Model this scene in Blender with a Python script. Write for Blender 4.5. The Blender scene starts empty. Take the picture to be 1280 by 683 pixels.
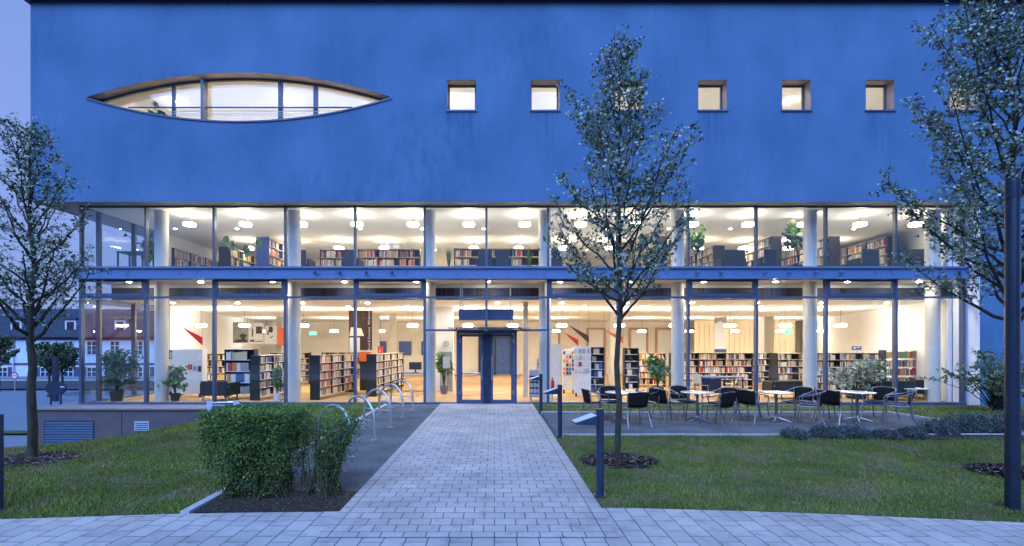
import bpy, bmesh, math, random
import numpy as np
from mathutils import Vector, Matrix
R = math.radians
rnd = random.Random(7)
sc = bpy.context.scene
COL = sc.collection

# ------------------------------------------------------------------ camera maths (survey of the place)
F, CX, CY, CH = 610.0, 618.0, 433.0, 1.8
def PX(px, Y): return (px - CX) * Y / F
def PZ(py, Y): return CH + (CY - py) * Y / F

# ------------------------------------------------------------------ materials
MATS = {}
def newmat(name):
    m = bpy.data.materials.new(name); m.use_nodes = True
    nt = m.node_tree; nt.nodes.clear()
    out = nt.nodes.new('ShaderNodeOutputMaterial')
    MATS[name] = m
    return m, nt, out
def N(nt, t, **kw):
    n = nt.nodes.new(t)
    for k, v in kw.items():
        if k in n.inputs.keys(): n.inputs[k].default_value = v
        else: setattr(n, k, v)
    return n
def mat(name, col, rough=0.6, metal=0.0, var=0.12, scale=6.0, bump=0.0, bscale=40.0, spec=0.4, col2=None, stretch=None, detail=4.0):
    m, nt, out = newmat(name)
    b = N(nt, 'ShaderNodeBsdfPrincipled', Roughness=rough, Metallic=metal)
    b.inputs['Specular IOR Level'].default_value = spec
    nt.links.new(b.outputs[0], out.inputs[0])
    tc = N(nt, 'ShaderNodeTexCoord')
    src = tc.outputs['Object']
    if stretch:
        mp = N(nt, 'ShaderNodeMapping'); mp.inputs['Scale'].default_value = stretch
        nt.links.new(src, mp.inputs[0]); src = mp.outputs[0]
    nz = N(nt, 'ShaderNodeTexNoise', Scale=scale, Detail=detail)
    nt.links.new(src, nz.inputs['Vector'])
    rp = N(nt, 'ShaderNodeValToRGB')
    c2 = col2 or tuple(min(1, c * (1 + var)) for c in col)
    c1 = col if col2 else tuple(c * (1 - var) for c in col)
    rp.color_ramp.elements[0].color = (*c1, 1); rp.color_ramp.elements[1].color = (*c2, 1)
    rp.color_ramp.elements[0].position = 0.35; rp.color_ramp.elements[1].position = 0.65
    nt.links.new(nz.outputs['Fac'], rp.inputs[0])
    nt.links.new(rp.outputs[0], b.inputs['Base Color'])
    if bump:
        nb = N(nt, 'ShaderNodeTexNoise', Scale=bscale, Detail=6.0)
        nt.links.new(src, nb.inputs['Vector'])
        bp = N(nt, 'ShaderNodeBump', Strength=bump, Distance=0.02)
        nt.links.new(nb.outputs['Fac'], bp.inputs['Height'])
        nt.links.new(bp.outputs[0], b.inputs['Normal'])
    return m
def emit(name, col, s):
    m, nt, out = newmat(name)
    e = N(nt, 'ShaderNodeEmission', Strength=s); e.inputs[0].default_value = (*col, 1)
    nt.links.new(e.outputs[0], out.inputs[0]); return m

mat('blue_metal', (.075, .095, .155), .45, .2, .06, 3, spec=.5)
mat('beam_metal', (.105, .17, .32), .5, .1, .07, 2.0, spec=.5)
mat('mullion_metal', (.10, .105, .125), .42, .3, .06, 3, spec=.5)
mat('dark_metal', (.030, .042, .07), .4, .4, .1, 5, spec=.5)
mat('navy_paint', (.022, .030, .055), .4, .1, .15, 4)
mat('post_paint', (.018, .026, .045), .38, .3, .2, 3, bump=.1, bscale=60)
mat('bollard_paint', (.030, .045, .075), .38, .3, .12, 6)
mat('aluminium', (.30, .31, .33), .35, .9, .05, 5)
mat('steel', (.55, .56, .58), .38, .9, .08, 8)
mat('tabletop', (.62, .62, .62), .25, .55, .05, 3)
mat('weave', (.022, .017, .015), .85, 0, .3, 60, bump=.5, bscale=120, spec=.12)
mat('soffit', (.34, .29, .25), .8, 0, .05, 2)
mat('lining', (.30, .25, .25), .6, .1, .06, 3)
mat('bronze', (.50, .38, .31), .6, .0, .12, 3)
mat('white_wall', (.84, .83, .81), .8, 0, .02, 1.5)
mat('ceiling_cream', (.80, .75, .655), .85, 0, .015, 1)
mat('ceiling_white', (.82, .81, .79), .85, 0, .015, 1)
mat('attic_white', (.82, .79, .73), .85, 0, .02, 1)
mat('cream_wall', (.76, .64, .44), .8, 0, .04, 1.5)
mat('beige_wall', (.80, .74, .64), .8, 0, .03, 1.5)
mat('column_white', (.58, .54, .47), .7, 0, .03, 2)
mat('reveal_plaster', (.84, .83, .86), .85, 0, .04, 3, bump=.15, bscale=80)
mat('reflection_dark', (.022, .018, .02), .6, 0, .2, 3)
mat('reflection_navy', (.035, .045, .10), .6, 0, .1, 3)
mat('shelf_black', (.018, .017, .018), .5, 0, .15, 6)
mat('shelf_navy', (.020, .024, .042), .45, 0, .12, 6)
mat('shelf_blue', (.04, .08, .30), .45, 0, .1, 6)
mat('shelf_wood', (.74, .60, .38), .5, 0, .15, 8)
mat('shelf_white', (.74, .73, .70), .5, 0, .04, 8)
mat('leather', (.020, .021, .026), .42, 0, .2, 12, bump=.1, bscale=50)
mat('paper', (.78, .77, .74), .7, 0, .05, 10)
mat('pot_dark', (.03, .028, .03), .6, 0, .15, 6)
mat('pot_white', (.7, .7, .68), .5, 0, .05, 6)
mat('pot_grey', (.16, .14, .13), .7, 0, .1, 6)
mat('soil', (.025, .018, .012), .95, 0, .3, 30)
mat('orange', (.80, .16, .03), .5, 0, .05, 4)
mat('red', (.55, .03, .02), .45, 0, .05, 4)
mat('brown_cloth', (.065, .035, .03), .8, 0, .1, 4)
mat('green_sign', (.02, .42, .22), .5, 0, .03, 4)
mat('blue_sign', (.05, .10, .35), .5, 0, .03, 4)
mat('photo_grey', (.33, .33, .32), .6, 0, .1, 4)
mat('photo_dark', (.045, .04, .04), .6, 0, .3, 8)
mat('wood_frame', (.50, .30, .17), .5, 0, .1, 8)
mat('blue_desk', (.05, .11, .32), .5, 0, .1, 4)
mat('plinth', (.125, .095, .10), .85, 0, .1, 2.2, bump=.25, bscale=60)
mat('plinth_top', (.22, .19, .19), .8, 0, .08, 3, bump=.2, bscale=60)
mat('louvre', (.045, .075, .12), .5, .3, .06, 4)
mat('vent_white', (.5, .53, .58), .5, 0, .05, 4)
mat('curb_stone', (.42, .41, .40), .85, 0, .10, 9, bump=.3, bscale=90)
mat('bark', (.050, .042, .028), .9, 0, .35, 18, bump=.6, bscale=50, stretch=(1, 1, .3))
mat('twig', (.030, .025, .02), .9, 0, .2, 20)
mat('stem_green', (.07, .065, .035), .8, 0, .3, 20)
mat('leaf', (.085, .120, .045), .55, 0, .4, 5)
mat('leaf_pale', (.19, .235, .13), .55, 0, .35, 5)
mat('blossom', (.40, .44, .38), .6, 0, .18, 9)
mat('leaf_hedge', (.075, .125, .024), .75, 0, .45, 6)
mat('leaf_hedge_new', (.17, .25, .045), .7, 0, .3, 6)
mat('leaf_indoor', (.06, .13, .03), .45, 0, .35, 6)
mat('leaf_indoor_pale', (.16, .26, .06), .45, 0, .3, 6)
mat('leaf_lavender', (.13, .15, .14), .7, 0, .3, 8)
mat('leaf_dark', (.035, .045, .03), .6, 0, .4, 4)
mat('mulch', (.040, .024, .018), .95, 0, .5, 30, bump=.8, bscale=60)
mat('chip', (.060, .036, .026), .9, 0, .55, 14)
mat('chip_pale', (.20, .15, .12), .9, 0, .3, 14)
mat('house_wall', (.62, .66, .74), .9, 0, .05, .6)
mat('house_trim', (.16, .09, .10), .8, 0, .1, 2)
mat('roof_slate', (.028, .038, .06), .8, 0, .25, 3, bump=.3, bscale=8)
mat('window_white', (.60, .62, .66), .6, 0, .03, 3)
mat('window_glass_dark', (.02, .03, .05), .12, 0, .1, 3, spec=.8)
mat('shutter', (.05, .075, .14), .7, 0, .1, 3)
mat('road', (.05, .052, .058), .85, 0, .15, 2, bump=.2, bscale=60)
mat('pavement', (.16, .19, .23), .85, 0, .08, 1.2, bump=.1, bscale=30)
mat('sign_white', (.7, .7, .7), .5, 0, .02, 3)
mat('roofing', (.03, .05, .09), .5, .3, .1, 2)
mat('dial', (.6, .6, .58), .5, 0, .02, 2)
emit('lamp_glow', (1.0, .92, .79), 25.0)
emit('lamp_glow_upper', (1.0, .91, .74), 10.5)
emit('tube_glow', (1.0, .935, .83), 190.0)
emit('small_glow', (1.0, .88, .68), 70.0)
emit('attic_glow', (1.0, .87, .72), 560.0)
emit('exit_glow', (.10, .85, .45), 1.2)

# facade render: blue-grey painted plaster with weather streaks
def facade_mat():
    m, nt, out = newmat('facade')
    b = N(nt, 'ShaderNodeBsdfPrincipled', Roughness=.9); b.inputs['Specular IOR Level'].default_value = .15
    nt.links.new(b.outputs[0], out.inputs[0])
    tc = N(nt, 'ShaderNodeTexCoord')
    def noise(scale, st, det=5):
        mp = N(nt, 'ShaderNodeMapping'); mp.inputs['Scale'].default_value = st
        nt.links.new(tc.outputs['Object'], mp.inputs[0])
        n = N(nt, 'ShaderNodeTexNoise', Scale=scale, Detail=float(det)); nt.links.new(mp.outputs[0], n.inputs['Vector']); return n
    n1 = noise(.55, (1, 1, .8), 9); n2 = noise(5.0, (1, 1, .12), 8); n3 = noise(26, (1, 1, 1), 8)
    r1 = N(nt, 'ShaderNodeValToRGB')
    r1.color_ramp.elements[0].color = (.074, .146, .262, 1); r1.color_ramp.elements[1].color = (.112, .202, .335, 1)
    r1.color_ramp.elements[0].position = .3; r1.color_ramp.elements[1].position = .7
    nt.links.new(n1.outputs['Fac'], r1.inputs[0])
    r2 = N(nt, 'ShaderNodeValToRGB')
    r2.color_ramp.elements[0].color = (.972, .975, .98, 1); r2.color_ramp.elements[1].color = (1.04, 1.03, 1.02, 1)
    r2.color_ramp.elements[0].position = .32; r2.color_ramp.elements[1].position = .6
    nt.links.new(n2.outputs['Fac'], r2.inputs[0])
    mx = N(nt, 'ShaderNodeMix', data_type='RGBA', blend_type='MULTIPLY'); mx.inputs[0].default_value = 1
    nt.links.new(r1.outputs[0], mx.inputs[6]); nt.links.new(r2.outputs[0], mx.inputs[7])
    r3 = N(nt, 'ShaderNodeValToRGB')
    r3.color_ramp.elements[0].color = (.84, .84, .84, 1); r3.color_ramp.elements[1].color = (1.12, 1.12, 1.12, 1)
    nt.links.new(n3.outputs['Fac'], r3.inputs[0])
    mx2 = N(nt, 'ShaderNodeMix', data_type='RGBA', blend_type='MULTIPLY'); mx2.inputs[0].default_value = 1
    nt.links.new(mx.outputs[2], mx2.inputs[6]); nt.links.new(r3.outputs[0], mx2.inputs[7])
    # run-off stains under the square windows: their own soft-edged vertical shapes
    sp = N(nt, 'ShaderNodeSeparateXYZ'); nt.links.new(tc.outputs['Object'], sp.inputs[0])
    def m_(op, a, b=None, c=None):
        q = N(nt, 'ShaderNodeMath', operation=op)
        for i, v in enumerate((a, b, c)):
            if v is None: continue
            if hasattr(v, 'name'): nt.links.new(v, q.inputs[i])
            else: q.inputs[i].default_value = v
        return q.outputs[0]
    u = m_('SUBTRACT', m_('FRACT', m_('ADD', m_('DIVIDE', m_('ADD', sp.outputs['X'], .995), 2.538), .5)), .5)
    ax = m_('ABSOLUTE', u); n4 = noise(9.0, (1, 1, .05), 6)
    e1 = N(nt, 'ShaderNodeMapRange'); e1.inputs[1].default_value = .20; e1.inputs[2].default_value = .13; nt.links.new(ax, e1.inputs[0])
    e2 = N(nt, 'ShaderNodeMapRange'); e2.inputs[1].default_value = 7.2; e2.inputs[2].default_value = 8.9; nt.links.new(sp.outputs['Z'], e2.inputs[0])
    e3 = m_('LESS_THAN', sp.outputs['Z'], 8.94); e4 = m_('GREATER_THAN', sp.outputs['X'], -2.2)
    e5 = N(nt, 'ShaderNodeMapRange'); e5.inputs[1].default_value = .42; e5.inputs[2].default_value = .7; nt.links.new(n4.outputs['Fac'], e5.inputs[0])
    st = m_('MULTIPLY', m_('MULTIPLY', m_('MULTIPLY', e1.outputs[0], e2.outputs[0]), m_('MULTIPLY', e3, e4)), e5.outputs[0])
    n5 = noise(.22, (1, 1, 1.6), 3); e6 = N(nt, 'ShaderNodeMapRange'); e6.inputs[1].default_value = .52; e6.inputs[2].default_value = .72; nt.links.new(n5.outputs['Fac'], e6.inputs[0])
    n6 = noise(4.0, (1, 1, .5), 9); e7 = N(nt, 'ShaderNodeMapRange'); e7.inputs[1].default_value = .45; e7.inputs[2].default_value = .75; nt.links.new(n6.outputs['Fac'], e7.inputs[0])
    tot = m_('MINIMUM', m_('ADD', m_('MULTIPLY', st, .75), m_('MULTIPLY', m_('MULTIPLY', e6.outputs[0], e7.outputs[0]), .8)), .8)
    dk = N(nt, 'ShaderNodeMix', data_type='RGBA'); nt.links.new(tot, dk.inputs[0]); nt.links.new(mx2.outputs[2], dk.inputs[6]); dk.inputs[7].default_value = (.045, .10, .20, 1)
    nt.links.new(dk.outputs[2], b.inputs['Base Color'])
    bp = N(nt, 'ShaderNodeBump', Strength=.2, Distance=.01); nt.links.new(n3.outputs['Fac'], bp.inputs['Height']); nt.links.new(bp.outputs[0], b.inputs['Normal'])
facade_mat()

def paver_mat(name, bw, rh, swap, c1, c2, cm, mortar=.0045, off=.5):
    m, nt, out = newmat(name)
    b = N(nt, 'ShaderNodeBsdfPrincipled', Roughness=.8); b.inputs['Specular IOR Level'].default_value = .35
    nt.links.new(b.outputs[0], out.inputs[0])
    tc = N(nt, 'ShaderNodeTexCoord'); mp = N(nt, 'ShaderNodeMapping')
    if swap: mp.inputs['Rotation'].default_value = (0, 0, R(90))
    nt.links.new(tc.outputs['Object'], mp.inputs[0])
    br = N(nt, 'ShaderNodeTexBrick', Scale=1.0)
    br.offset = off
    br.inputs['Brick Width'].default_value = bw; br.inputs['Row Height'].default_value = rh
    br.inputs['Mortar Size'].default_value = mortar; br.inputs['Mortar Smooth'].default_value = .25; br.inputs['Bias'].default_value = 0
    br.inputs['Color1'].default_value = (*c1, 1); br.inputs['Color2'].default_value = (*c2, 1); br.inputs['Mortar'].default_value = (*cm, 1)
    nt.links.new(mp.outputs[0], br.inputs['Vector'])
    nz = N(nt, 'ShaderNodeTexNoise', Scale=1.3, Detail=8.0); nt.links.new(tc.outputs['Object'], nz.inputs['Vector'])
    rp = N(nt, 'ShaderNodeValToRGB'); rp.color_ramp.elements[0].color = (.74, .74, .76, 1); rp.color_ramp.elements[1].color = (1.06, 1.05, 1.04, 1)
    rp.color_ramp.elements[0].position = .3; rp.color_ramp.elements[1].position = .7
    nt.links.new(nz.outputs['Fac'], rp.inputs[0])
    mx = N(nt, 'ShaderNodeMix', data_type='RGBA', blend_type='MULTIPLY'); mx.inputs[0].default_value = 1
    nt.links.new(br.outputs['Color'], mx.inputs[6]); nt.links.new(rp.outputs[0], mx.inputs[7])
    ns = N(nt, 'ShaderNodeTexNoise', Scale=5.5, Detail=9.0); nt.links.new(tc.outputs['Object'], ns.inputs['Vector'])
    rs = N(nt, 'ShaderNodeValToRGB'); rs.color_ramp.elements[0].color = (1, 1, 1, 1); rs.color_ramp.elements[1].color = (.66, .66, .68, 1); rs.color_ramp.elements[0].position = .55; rs.color_ramp.elements[1].position = .76
    nt.links.new(ns.outputs['Fac'], rs.inputs[0]); ms = N(nt, 'ShaderNodeMix', data_type='RGBA', blend_type='MULTIPLY'); ms.inputs[0].default_value = 1 if 'pavers' in name else 0
    nt.links.new(mx.outputs[2], ms.inputs[6]); nt.links.new(rs.outputs[0], ms.inputs[7]); nt.links.new(ms.outputs[2], b.inputs['Base Color'])
    n2 = N(nt, 'ShaderNodeTexNoise', Scale=60.0, Detail=4.0); nt.links.new(tc.outputs['Object'], n2.inputs['Vector'])
    ma = N(nt, 'ShaderNodeMath', operation='MULTIPLY'); ma.inputs[1].default_value = -1.0; nt.links.new(br.outputs['Fac'], ma.inputs[0])
    ad = N(nt, 'ShaderNodeMath', operation='MULTIPLY_ADD'); ad.inputs[1].default_value = .25; nt.links.new(n2.outputs['Fac'], ad.inputs[0]); nt.links.new(ma.outputs[0], ad.inputs[2])
    bp = N(nt, 'ShaderNodeBump', Strength=.7, Distance=.006); nt.links.new(ad.outputs[0], bp.inputs['Height']); nt.links.new(bp.outputs[0], b.inputs['Normal'])
paver_mat('pavers_path', .215, .18, False, (.43, .375, .335), (.50, .44, .39), (.03, .03, .035))
paver_mat('pavers_border', .26, .18, False, (.43, .38, .34), (.50, .44, .39), (.03, .03, .035), off=0)
paver_mat('pavers_cross', .27, .205, True, (.43, .38, .34), (.52, .455, .405), (.03, .03, .035))
paver_mat('wood_floor', 1.4, .13, False, (.50, .29, .11), (.62, .38, .16), (.30, .17, .06), .003)

def gravel_mat():
    m, nt, out = newmat('gravel')
    b = N(nt, 'ShaderNodeBsdfPrincipled', Roughness=.95); b.inputs['Specular IOR Level'].default_value = .1
    nt.links.new(b.outputs[0], out.inputs[0])
    tc = N(nt, 'ShaderNodeTexCoord')
    v = N(nt, 'ShaderNodeTexVoronoi', Scale=75.0); nt.links.new(tc.outputs['Object'], v.inputs['Vector'])
    n = N(nt, 'ShaderNodeTexNoise', Scale=1.2, Detail=8.0); nt.links.new(tc.outputs['Object'], n.inputs['Vector'])
    rp = N(nt, 'ShaderNodeValToRGB'); rp.color_ramp.elements[0].color = (.075, .08, .092, 1); rp.color_ramp.elements[1].color = (.155, .155, .16, 1)
    rp.color_ramp.elements[0].position = .3; rp.color_ramp.elements[1].position = .7
    nt.links.new(n.outputs['Fac'], rp.inputs[0])
    hs = N(nt, 'ShaderNodeMix', data_type='RGBA', blend_type='OVERLAY'); hs.inputs[0].default_value = .5
    nt.links.new(rp.outputs[0], hs.inputs[6]); nt.links.new(v.outputs['Color'], hs.inputs[7])
    bw = N(nt, 'ShaderNodeHueSaturation', Saturation=.15); nt.links.new(hs.outputs[2], bw.inputs['Color'])
    nt.links.new(bw.outputs[0], b.inputs['Base Color'])
    bp = N(nt, 'ShaderNodeBump', Strength=.9, Distance=.012); nt.links.new(v.outputs['Distance'], bp.inputs['Height']); nt.links.new(bp.outputs[0], b.inputs['Normal'])
gravel_mat()

def grass_mat(name, a, b_, dry, k=1.0):
    m, nt, out = newmat(name)
    b = N(nt, 'ShaderNodeBsdfPrincipled', Roughness=.8); b.inputs['Specular IOR Level'].default_value = .15
    nt.links.new(b.outputs[0], out.inputs[0])
    tc = N(nt, 'ShaderNodeTexCoord')
    n1 = N(nt, 'ShaderNodeTexNoise', Scale=.9, Detail=6.0); n2 = N(nt, 'ShaderNodeTexNoise', Scale=1.6, Detail=9.0); n3 = N(nt, 'ShaderNodeTexNoise', Scale=35.0, Detail=3.0)
    for n in (n1, n2, n3): nt.links.new(tc.outputs['Object'], n.inputs['Vector'])
    r1 = N(nt, 'ShaderNodeValToRGB'); r1.color_ramp.elements[0].color = (*a, 1); r1.color_ramp.elements[1].color = (*b_, 1)
    r1.color_ramp.elements[0].position = .35; r1.color_ramp.elements[1].position = .65
    nt.links.new(n1.outputs['Fac'], r1.inputs[0])
    r2 = N(nt, 'ShaderNodeValToRGB'); r2.color_ramp.elements[0].color = (0, 0, 0, 1); r2.color_ramp.elements[1].color = (.75, .75, .75, 1)
    r2.color_ramp.elements[0].position = .47; r2.color_ramp.elements[1].position = .66
    nt.links.new(n2.outputs['Fac'], r2.inputs[0])
    mx = N(nt, 'ShaderNodeMix', data_type='RGBA'); nt.links.new(r2.outputs[0], mx.inputs[0])
    nt.links.new(r1.outputs[0], mx.inputs[6]); mx.inputs[7].default_value = (*dry, 1)
    r3 = N(nt, 'ShaderNodeValToRGB'); r3.color_ramp.elements[0].color = (.6, .6, .6, 1); r3.color_ramp.elements[1].color = (1.35, 1.35, 1.3, 1)
    r3.color_ramp.elements[0].position = .3; r3.color_ramp.elements[1].position = .7
    nt.links.new(n3.outputs['Fac'], r3.inputs[0])
    m2 = N(nt, 'ShaderNodeMix', data_type='RGBA', blend_type='MULTIPLY'); m2.inputs[0].default_value = 1
    nt.links.new(mx.outputs[2], m2.inputs[6]); nt.links.new(r3.outputs[0], m2.inputs[7])
    nt.links.new(m2.outputs[2], b.inputs['Base Color'])
grass_mat('lawn_ground', (.055, .070, .018), (.085, .105, .028), (.12, .095, .055))
grass_mat('grass_blade', (.125, .170, .026), (.225, .255, .050), (.27, .21, .12))

def glass_mat(name, refl=.9, tint=(.93, .96, .97)):
    m, nt, out = newmat(name)
    tr = N(nt, 'ShaderNodeBsdfTransparent'); tr.inputs[0].default_value = (*tint, 1)
    gl = N(nt, 'ShaderNodeBsdfGlossy', Roughness=.0); gl.inputs[0].default_value = (refl, refl, refl, 1)
    tcg = N(nt, 'ShaderNodeTexCoord'); ng = N(nt, 'ShaderNodeTexNoise', Scale=.7, Detail=1.0); nt.links.new(tcg.outputs['Object'], ng.inputs['Vector']); bg_ = N(nt, 'ShaderNodeBump', Strength=.08, Distance=.05); nt.links.new(ng.outputs['Fac'], bg_.inputs['Height']); nt.links.new(bg_.outputs[0], gl.inputs['Normal'])
    lw = N(nt, 'ShaderNodeLayerWeight', Blend=.5); pw = N(nt, 'ShaderNodeMath', operation='POWER'); pw.inputs[1].default_value = 5.0; nt.links.new(lw.outputs['Facing'], pw.inputs[0])
    fr = N(nt, 'ShaderNodeMath', operation='MULTIPLY_ADD'); fr.inputs[1].default_value = .90; fr.inputs[2].default_value = .085; nt.links.new(pw.outputs[0], fr.inputs[0])
    mx = N(nt, 'ShaderNodeMixShader')
    nt.links.new(fr.outputs[0], mx.inputs[0]); nt.links.new(tr.outputs[0], mx.inputs[1]); nt.links.new(gl.outputs[0], mx.inputs[2])
    nt.links.new(mx.outputs[0], out.inputs[0])
glass_mat('glass')

# ------------------------------------------------------------------ mesh building
class MB:
    def __init__(s): s.v = []; s.f = []; s.m = []
    def add(s, vs, fs, mi=0):
        o = len(s.v); s.v += [tuple(v) for v in vs]; s.f += [tuple(i + o for i in f) for f in fs]; s.m += [mi] * len(fs); return s
    def box(s, x0, y0, z0, x1, y1, z1, mi=0):
        x0, x1 = min(x0, x1), max(x0, x1); y0, y1 = min(y0, y1), max(y0, y1); z0, z1 = min(z0, z1), max(z0, z1)
        v = [(x0, y0, z0), (x1, y0, z0), (x1, y1, z0), (x0, y1, z0), (x0, y0, z1), (x1, y0, z1), (x1, y1, z1), (x0, y1, z1)]
        return s.add(v, [(0, 3, 2, 1), (4, 5, 6, 7), (0, 1, 5, 4), (1, 2, 6, 5), (2, 3, 7, 6), (3, 0, 4, 7)], mi)
    def quad(s, a, b, c, d, mi=0): return s.add([a, b, c, d], [(0, 1, 2, 3)], mi)
    def prism(s, poly, y0, y1, mi=0):
        n = len(poly); v = [(x, y0, z) for x, z in poly] + [(x, y1, z) for x, z in poly]
        f = [tuple(range(n)), tuple(range(2 * n - 1, n - 1, -1))] + [(i, i + n, (i + 1) % n + n, (i + 1) % n) for i in range(n)]
        return s.add(v, f, mi)
    def slab(s, poly, z0, z1, mi=0):
        n = len(poly); v = [(x, y, z0) for x, y in poly] + [(x, y, z1) for x, y in poly]
        f = [tuple(range(n - 1, -1, -1)), tuple(range(n, 2 * n))] + [(i, (i + 1) % n, (i + 1) % n + n, i + n) for i in range(n)]
        return s.add(v, f, mi)
    def tube(s, pts, rad, n=8, mi=0, cap=True):
        pts = [Vector(p) for p in pts]; k = len(pts)
        if not hasattr(rad, '__len__'): rad = [rad] * k
        up = None; rings = []
        for i, p in enumerate(pts):
            d = (pts[min(i + 1, k - 1)] - pts[max(i - 1, 0)])
            if d.length < 1e-9: d = Vector((0, 0, 1))
            d.normalize()
            if up is None:
                up = Vector((0, 0, 1)) if abs(d.z) < .9 else Vector((1, 0, 0))
            a = d.cross(up)
            if a.length < 1e-6: a = d.cross(Vector((0, 1, 0)))
            a.normalize(); b = a.cross(d); up = b
            rings.append([p + (a * math.cos(2 * math.pi * j / n) + b * math.sin(2 * math.pi * j / n)) * rad[i] for j in range(n)])
        v = [q for r in rings for q in r]; f = []
        for i in range(k - 1):
            for j in range(n):
                f.append((i * n + j, i * n + (j + 1) % n, (i + 1) * n + (j + 1) % n, (i + 1) * n + j))
        if cap: f += [tuple(range(n - 1, -1, -1)), tuple(range((k - 1) * n, k * n))]
        return s.add(v, f, mi)
    def lathe(s, prof, cx=0, cy=0, n=24, mi=0):
        v = []; f = []
        for r, z in prof: v += [(cx + r * math.cos(2 * math.pi * j / n), cy + r * math.sin(2 * math.pi * j / n), z) for j in range(n)]
        for i in range(len(prof) - 1):
            for j in range(n): f.append((i * n + j, i * n + (j + 1) % n, (i + 1) * n + (j + 1) % n, (i + 1) * n + j))
        f += [tuple(range(n - 1, -1, -1)), tuple(range((len(prof) - 1) * n, len(prof) * n))]
        return s.add(v, f, mi)
    def xf(s, rz=0, t=(0, 0, 0)):
        c, q = math.cos(rz), math.sin(rz)
        s.v = [(x * c - y * q + t[0], x * q + y * c + t[1], z + t[2]) for x, y, z in s.v]; return s
    def build(s, name, mats, parent=None, smooth=False, bevel=0, world=False):
        me = bpy.data.meshes.new(name); me.from_pydata(s.v, [], s.f)
        if isinstance(mats, str): mats = [mats]
        for m in mats: me.materials.append(MATS[m])
        if len(mats) > 1: me.polygons.foreach_set('material_index', s.m)
        if smooth: me.polygons.foreach_set('use_smooth', [True] * len(me.polygons))
        me.update()
        o = bpy.data.objects.new(name, me); COL.objects.link(o)
        if bevel:
            md = o.modifiers.new('Bevel', 'BEVEL'); md.width = bevel; md.segments = 2; md.limit_method = 'ANGLE'; md.angle_limit = R(40)
        if smooth and not bevel:
            try: me.set_sharp_from_angle(angle=R(40))
            except Exception: pass
        if parent is not None:
            o.parent = parent
            if world:
                p = parent
                while p.parent: p = p.parent
                o.matrix_parent_inverse = WORLD.get(parent.name, Matrix.Translation(-p.location))
            WORLD[o.name] = Matrix.Identity(4)
        return o
WORLD = {}
LABELS = {}
def tag(o, label=None, cat=None, group=None, kind=None):
    if label: o['label'] = label
    if cat: o['category'] = cat
    if group: o['group'] = group
    if kind: o['kind'] = kind
    return o
def thing(name, label, cat, loc=(0, 0, 0), rz=0, group=None):
    o = bpy.data.objects.new(name, None); o.empty_display_size = .2; COL.objects.link(o); o.location = loc; o.rotation_euler = (0, 0, rz)
    return tag(o, label, cat, group)
CH_ = {}
def kids(o): return [c for c in COL.objects if c.parent == o]
def dup(root, loc, rz=0, label=None, scale=None):
    def cp(o, parent):
        c = o.copy(); COL.objects.link(c)
        if parent is not None: c.parent = parent
        for k in CH_.setdefault(o.name, kids(o)): cp(k, c)
        return c
    r = cp(root, None); r.location = loc; r.rotation_euler = (0, 0, rz)
    if label: r['label'] = label
    if scale: r.scale = scale
    return r
ORD = ['first', 'second', 'third', 'fourth', 'fifth', 'sixth', 'seventh', 'eighth', 'ninth', 'tenth', 'eleventh', 'twelfth']

# ------------------------------------------------------------------ terrain
def softp(a): return math.log1p(math.exp(max(-30, min(30, a * 4)))) / 4
def tz(x, y):
    f = max(0, min(1, (y - 7.2) / 5.6)); f = f * f * (3 - 2 * f)
    z = -.225 * softp(-x - 6.9) * f
    zm = -1.38 if y < 14 else -1.38 - (y - 14) * .047
    zm = max(zm, -3.25)
    return max(z, zm)
def axis(a, b, st, far): return [-far, -far / 2, -far / 5, -80, -50] + [a + i * st for i in range(int((b - a) / st) + 1)] + [50, 80, far / 5, far / 2, far]
def sheet(name, xs, ys, zf, m, keep=None, kind='structure', smooth=True):
    mb = MB(); nx, ny = len(xs), len(ys)
    mb.v = [(x, y, zf(x, y)) for y in ys for x in xs]
    for j in range(ny - 1):
        for i in range(nx - 1):
            if keep and not keep((xs[i] + xs[i + 1]) / 2, (ys[j] + ys[j + 1]) / 2): continue
            mb.f.append((j * nx + i, j * nx + i + 1, (j + 1) * nx + i + 1, (j + 1) * nx + i)); mb.m.append(0)
    o = mb.build(name, m, smooth=smooth)
    if kind: o['kind'] = kind
    return o
gx = axis(-40, 26, 1.0, 1500)
gy = [-1500, -700, -300, -120, -60, -30, -15, -5, 0] + [1 + i for i in range(30)] + [33, 36, 40, 43, 50, 53, 56, 60, 80, 120, 300, 700, 1500]
gx = sorted(set(gx + [-13.5, -13.2, -13.0]))
def gz(x, y):
    if x > -13.2 and y > 14.05: return -.45 if x > -13 else -1.2
    return tz(x, y) - .05
sheet('ground', gx, gy, gz, 'pavement')

def inwards(x, y, poly):
    c = False; n = len(poly)
    for i in range(n):
        x1, y1 = poly[i]; x2, y2 = poly[(i + 1) % n]
        if (y1 > y) != (y2 > y) and x < (x2 - x1) * (y - y1) / (y2 - y1) + x1: c = not c
    return c
def frange(a, b, s):
    n = max(1, round((b - a) / s)); return [a + (b - a) * i / n for i in range(n + 1)]
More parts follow.
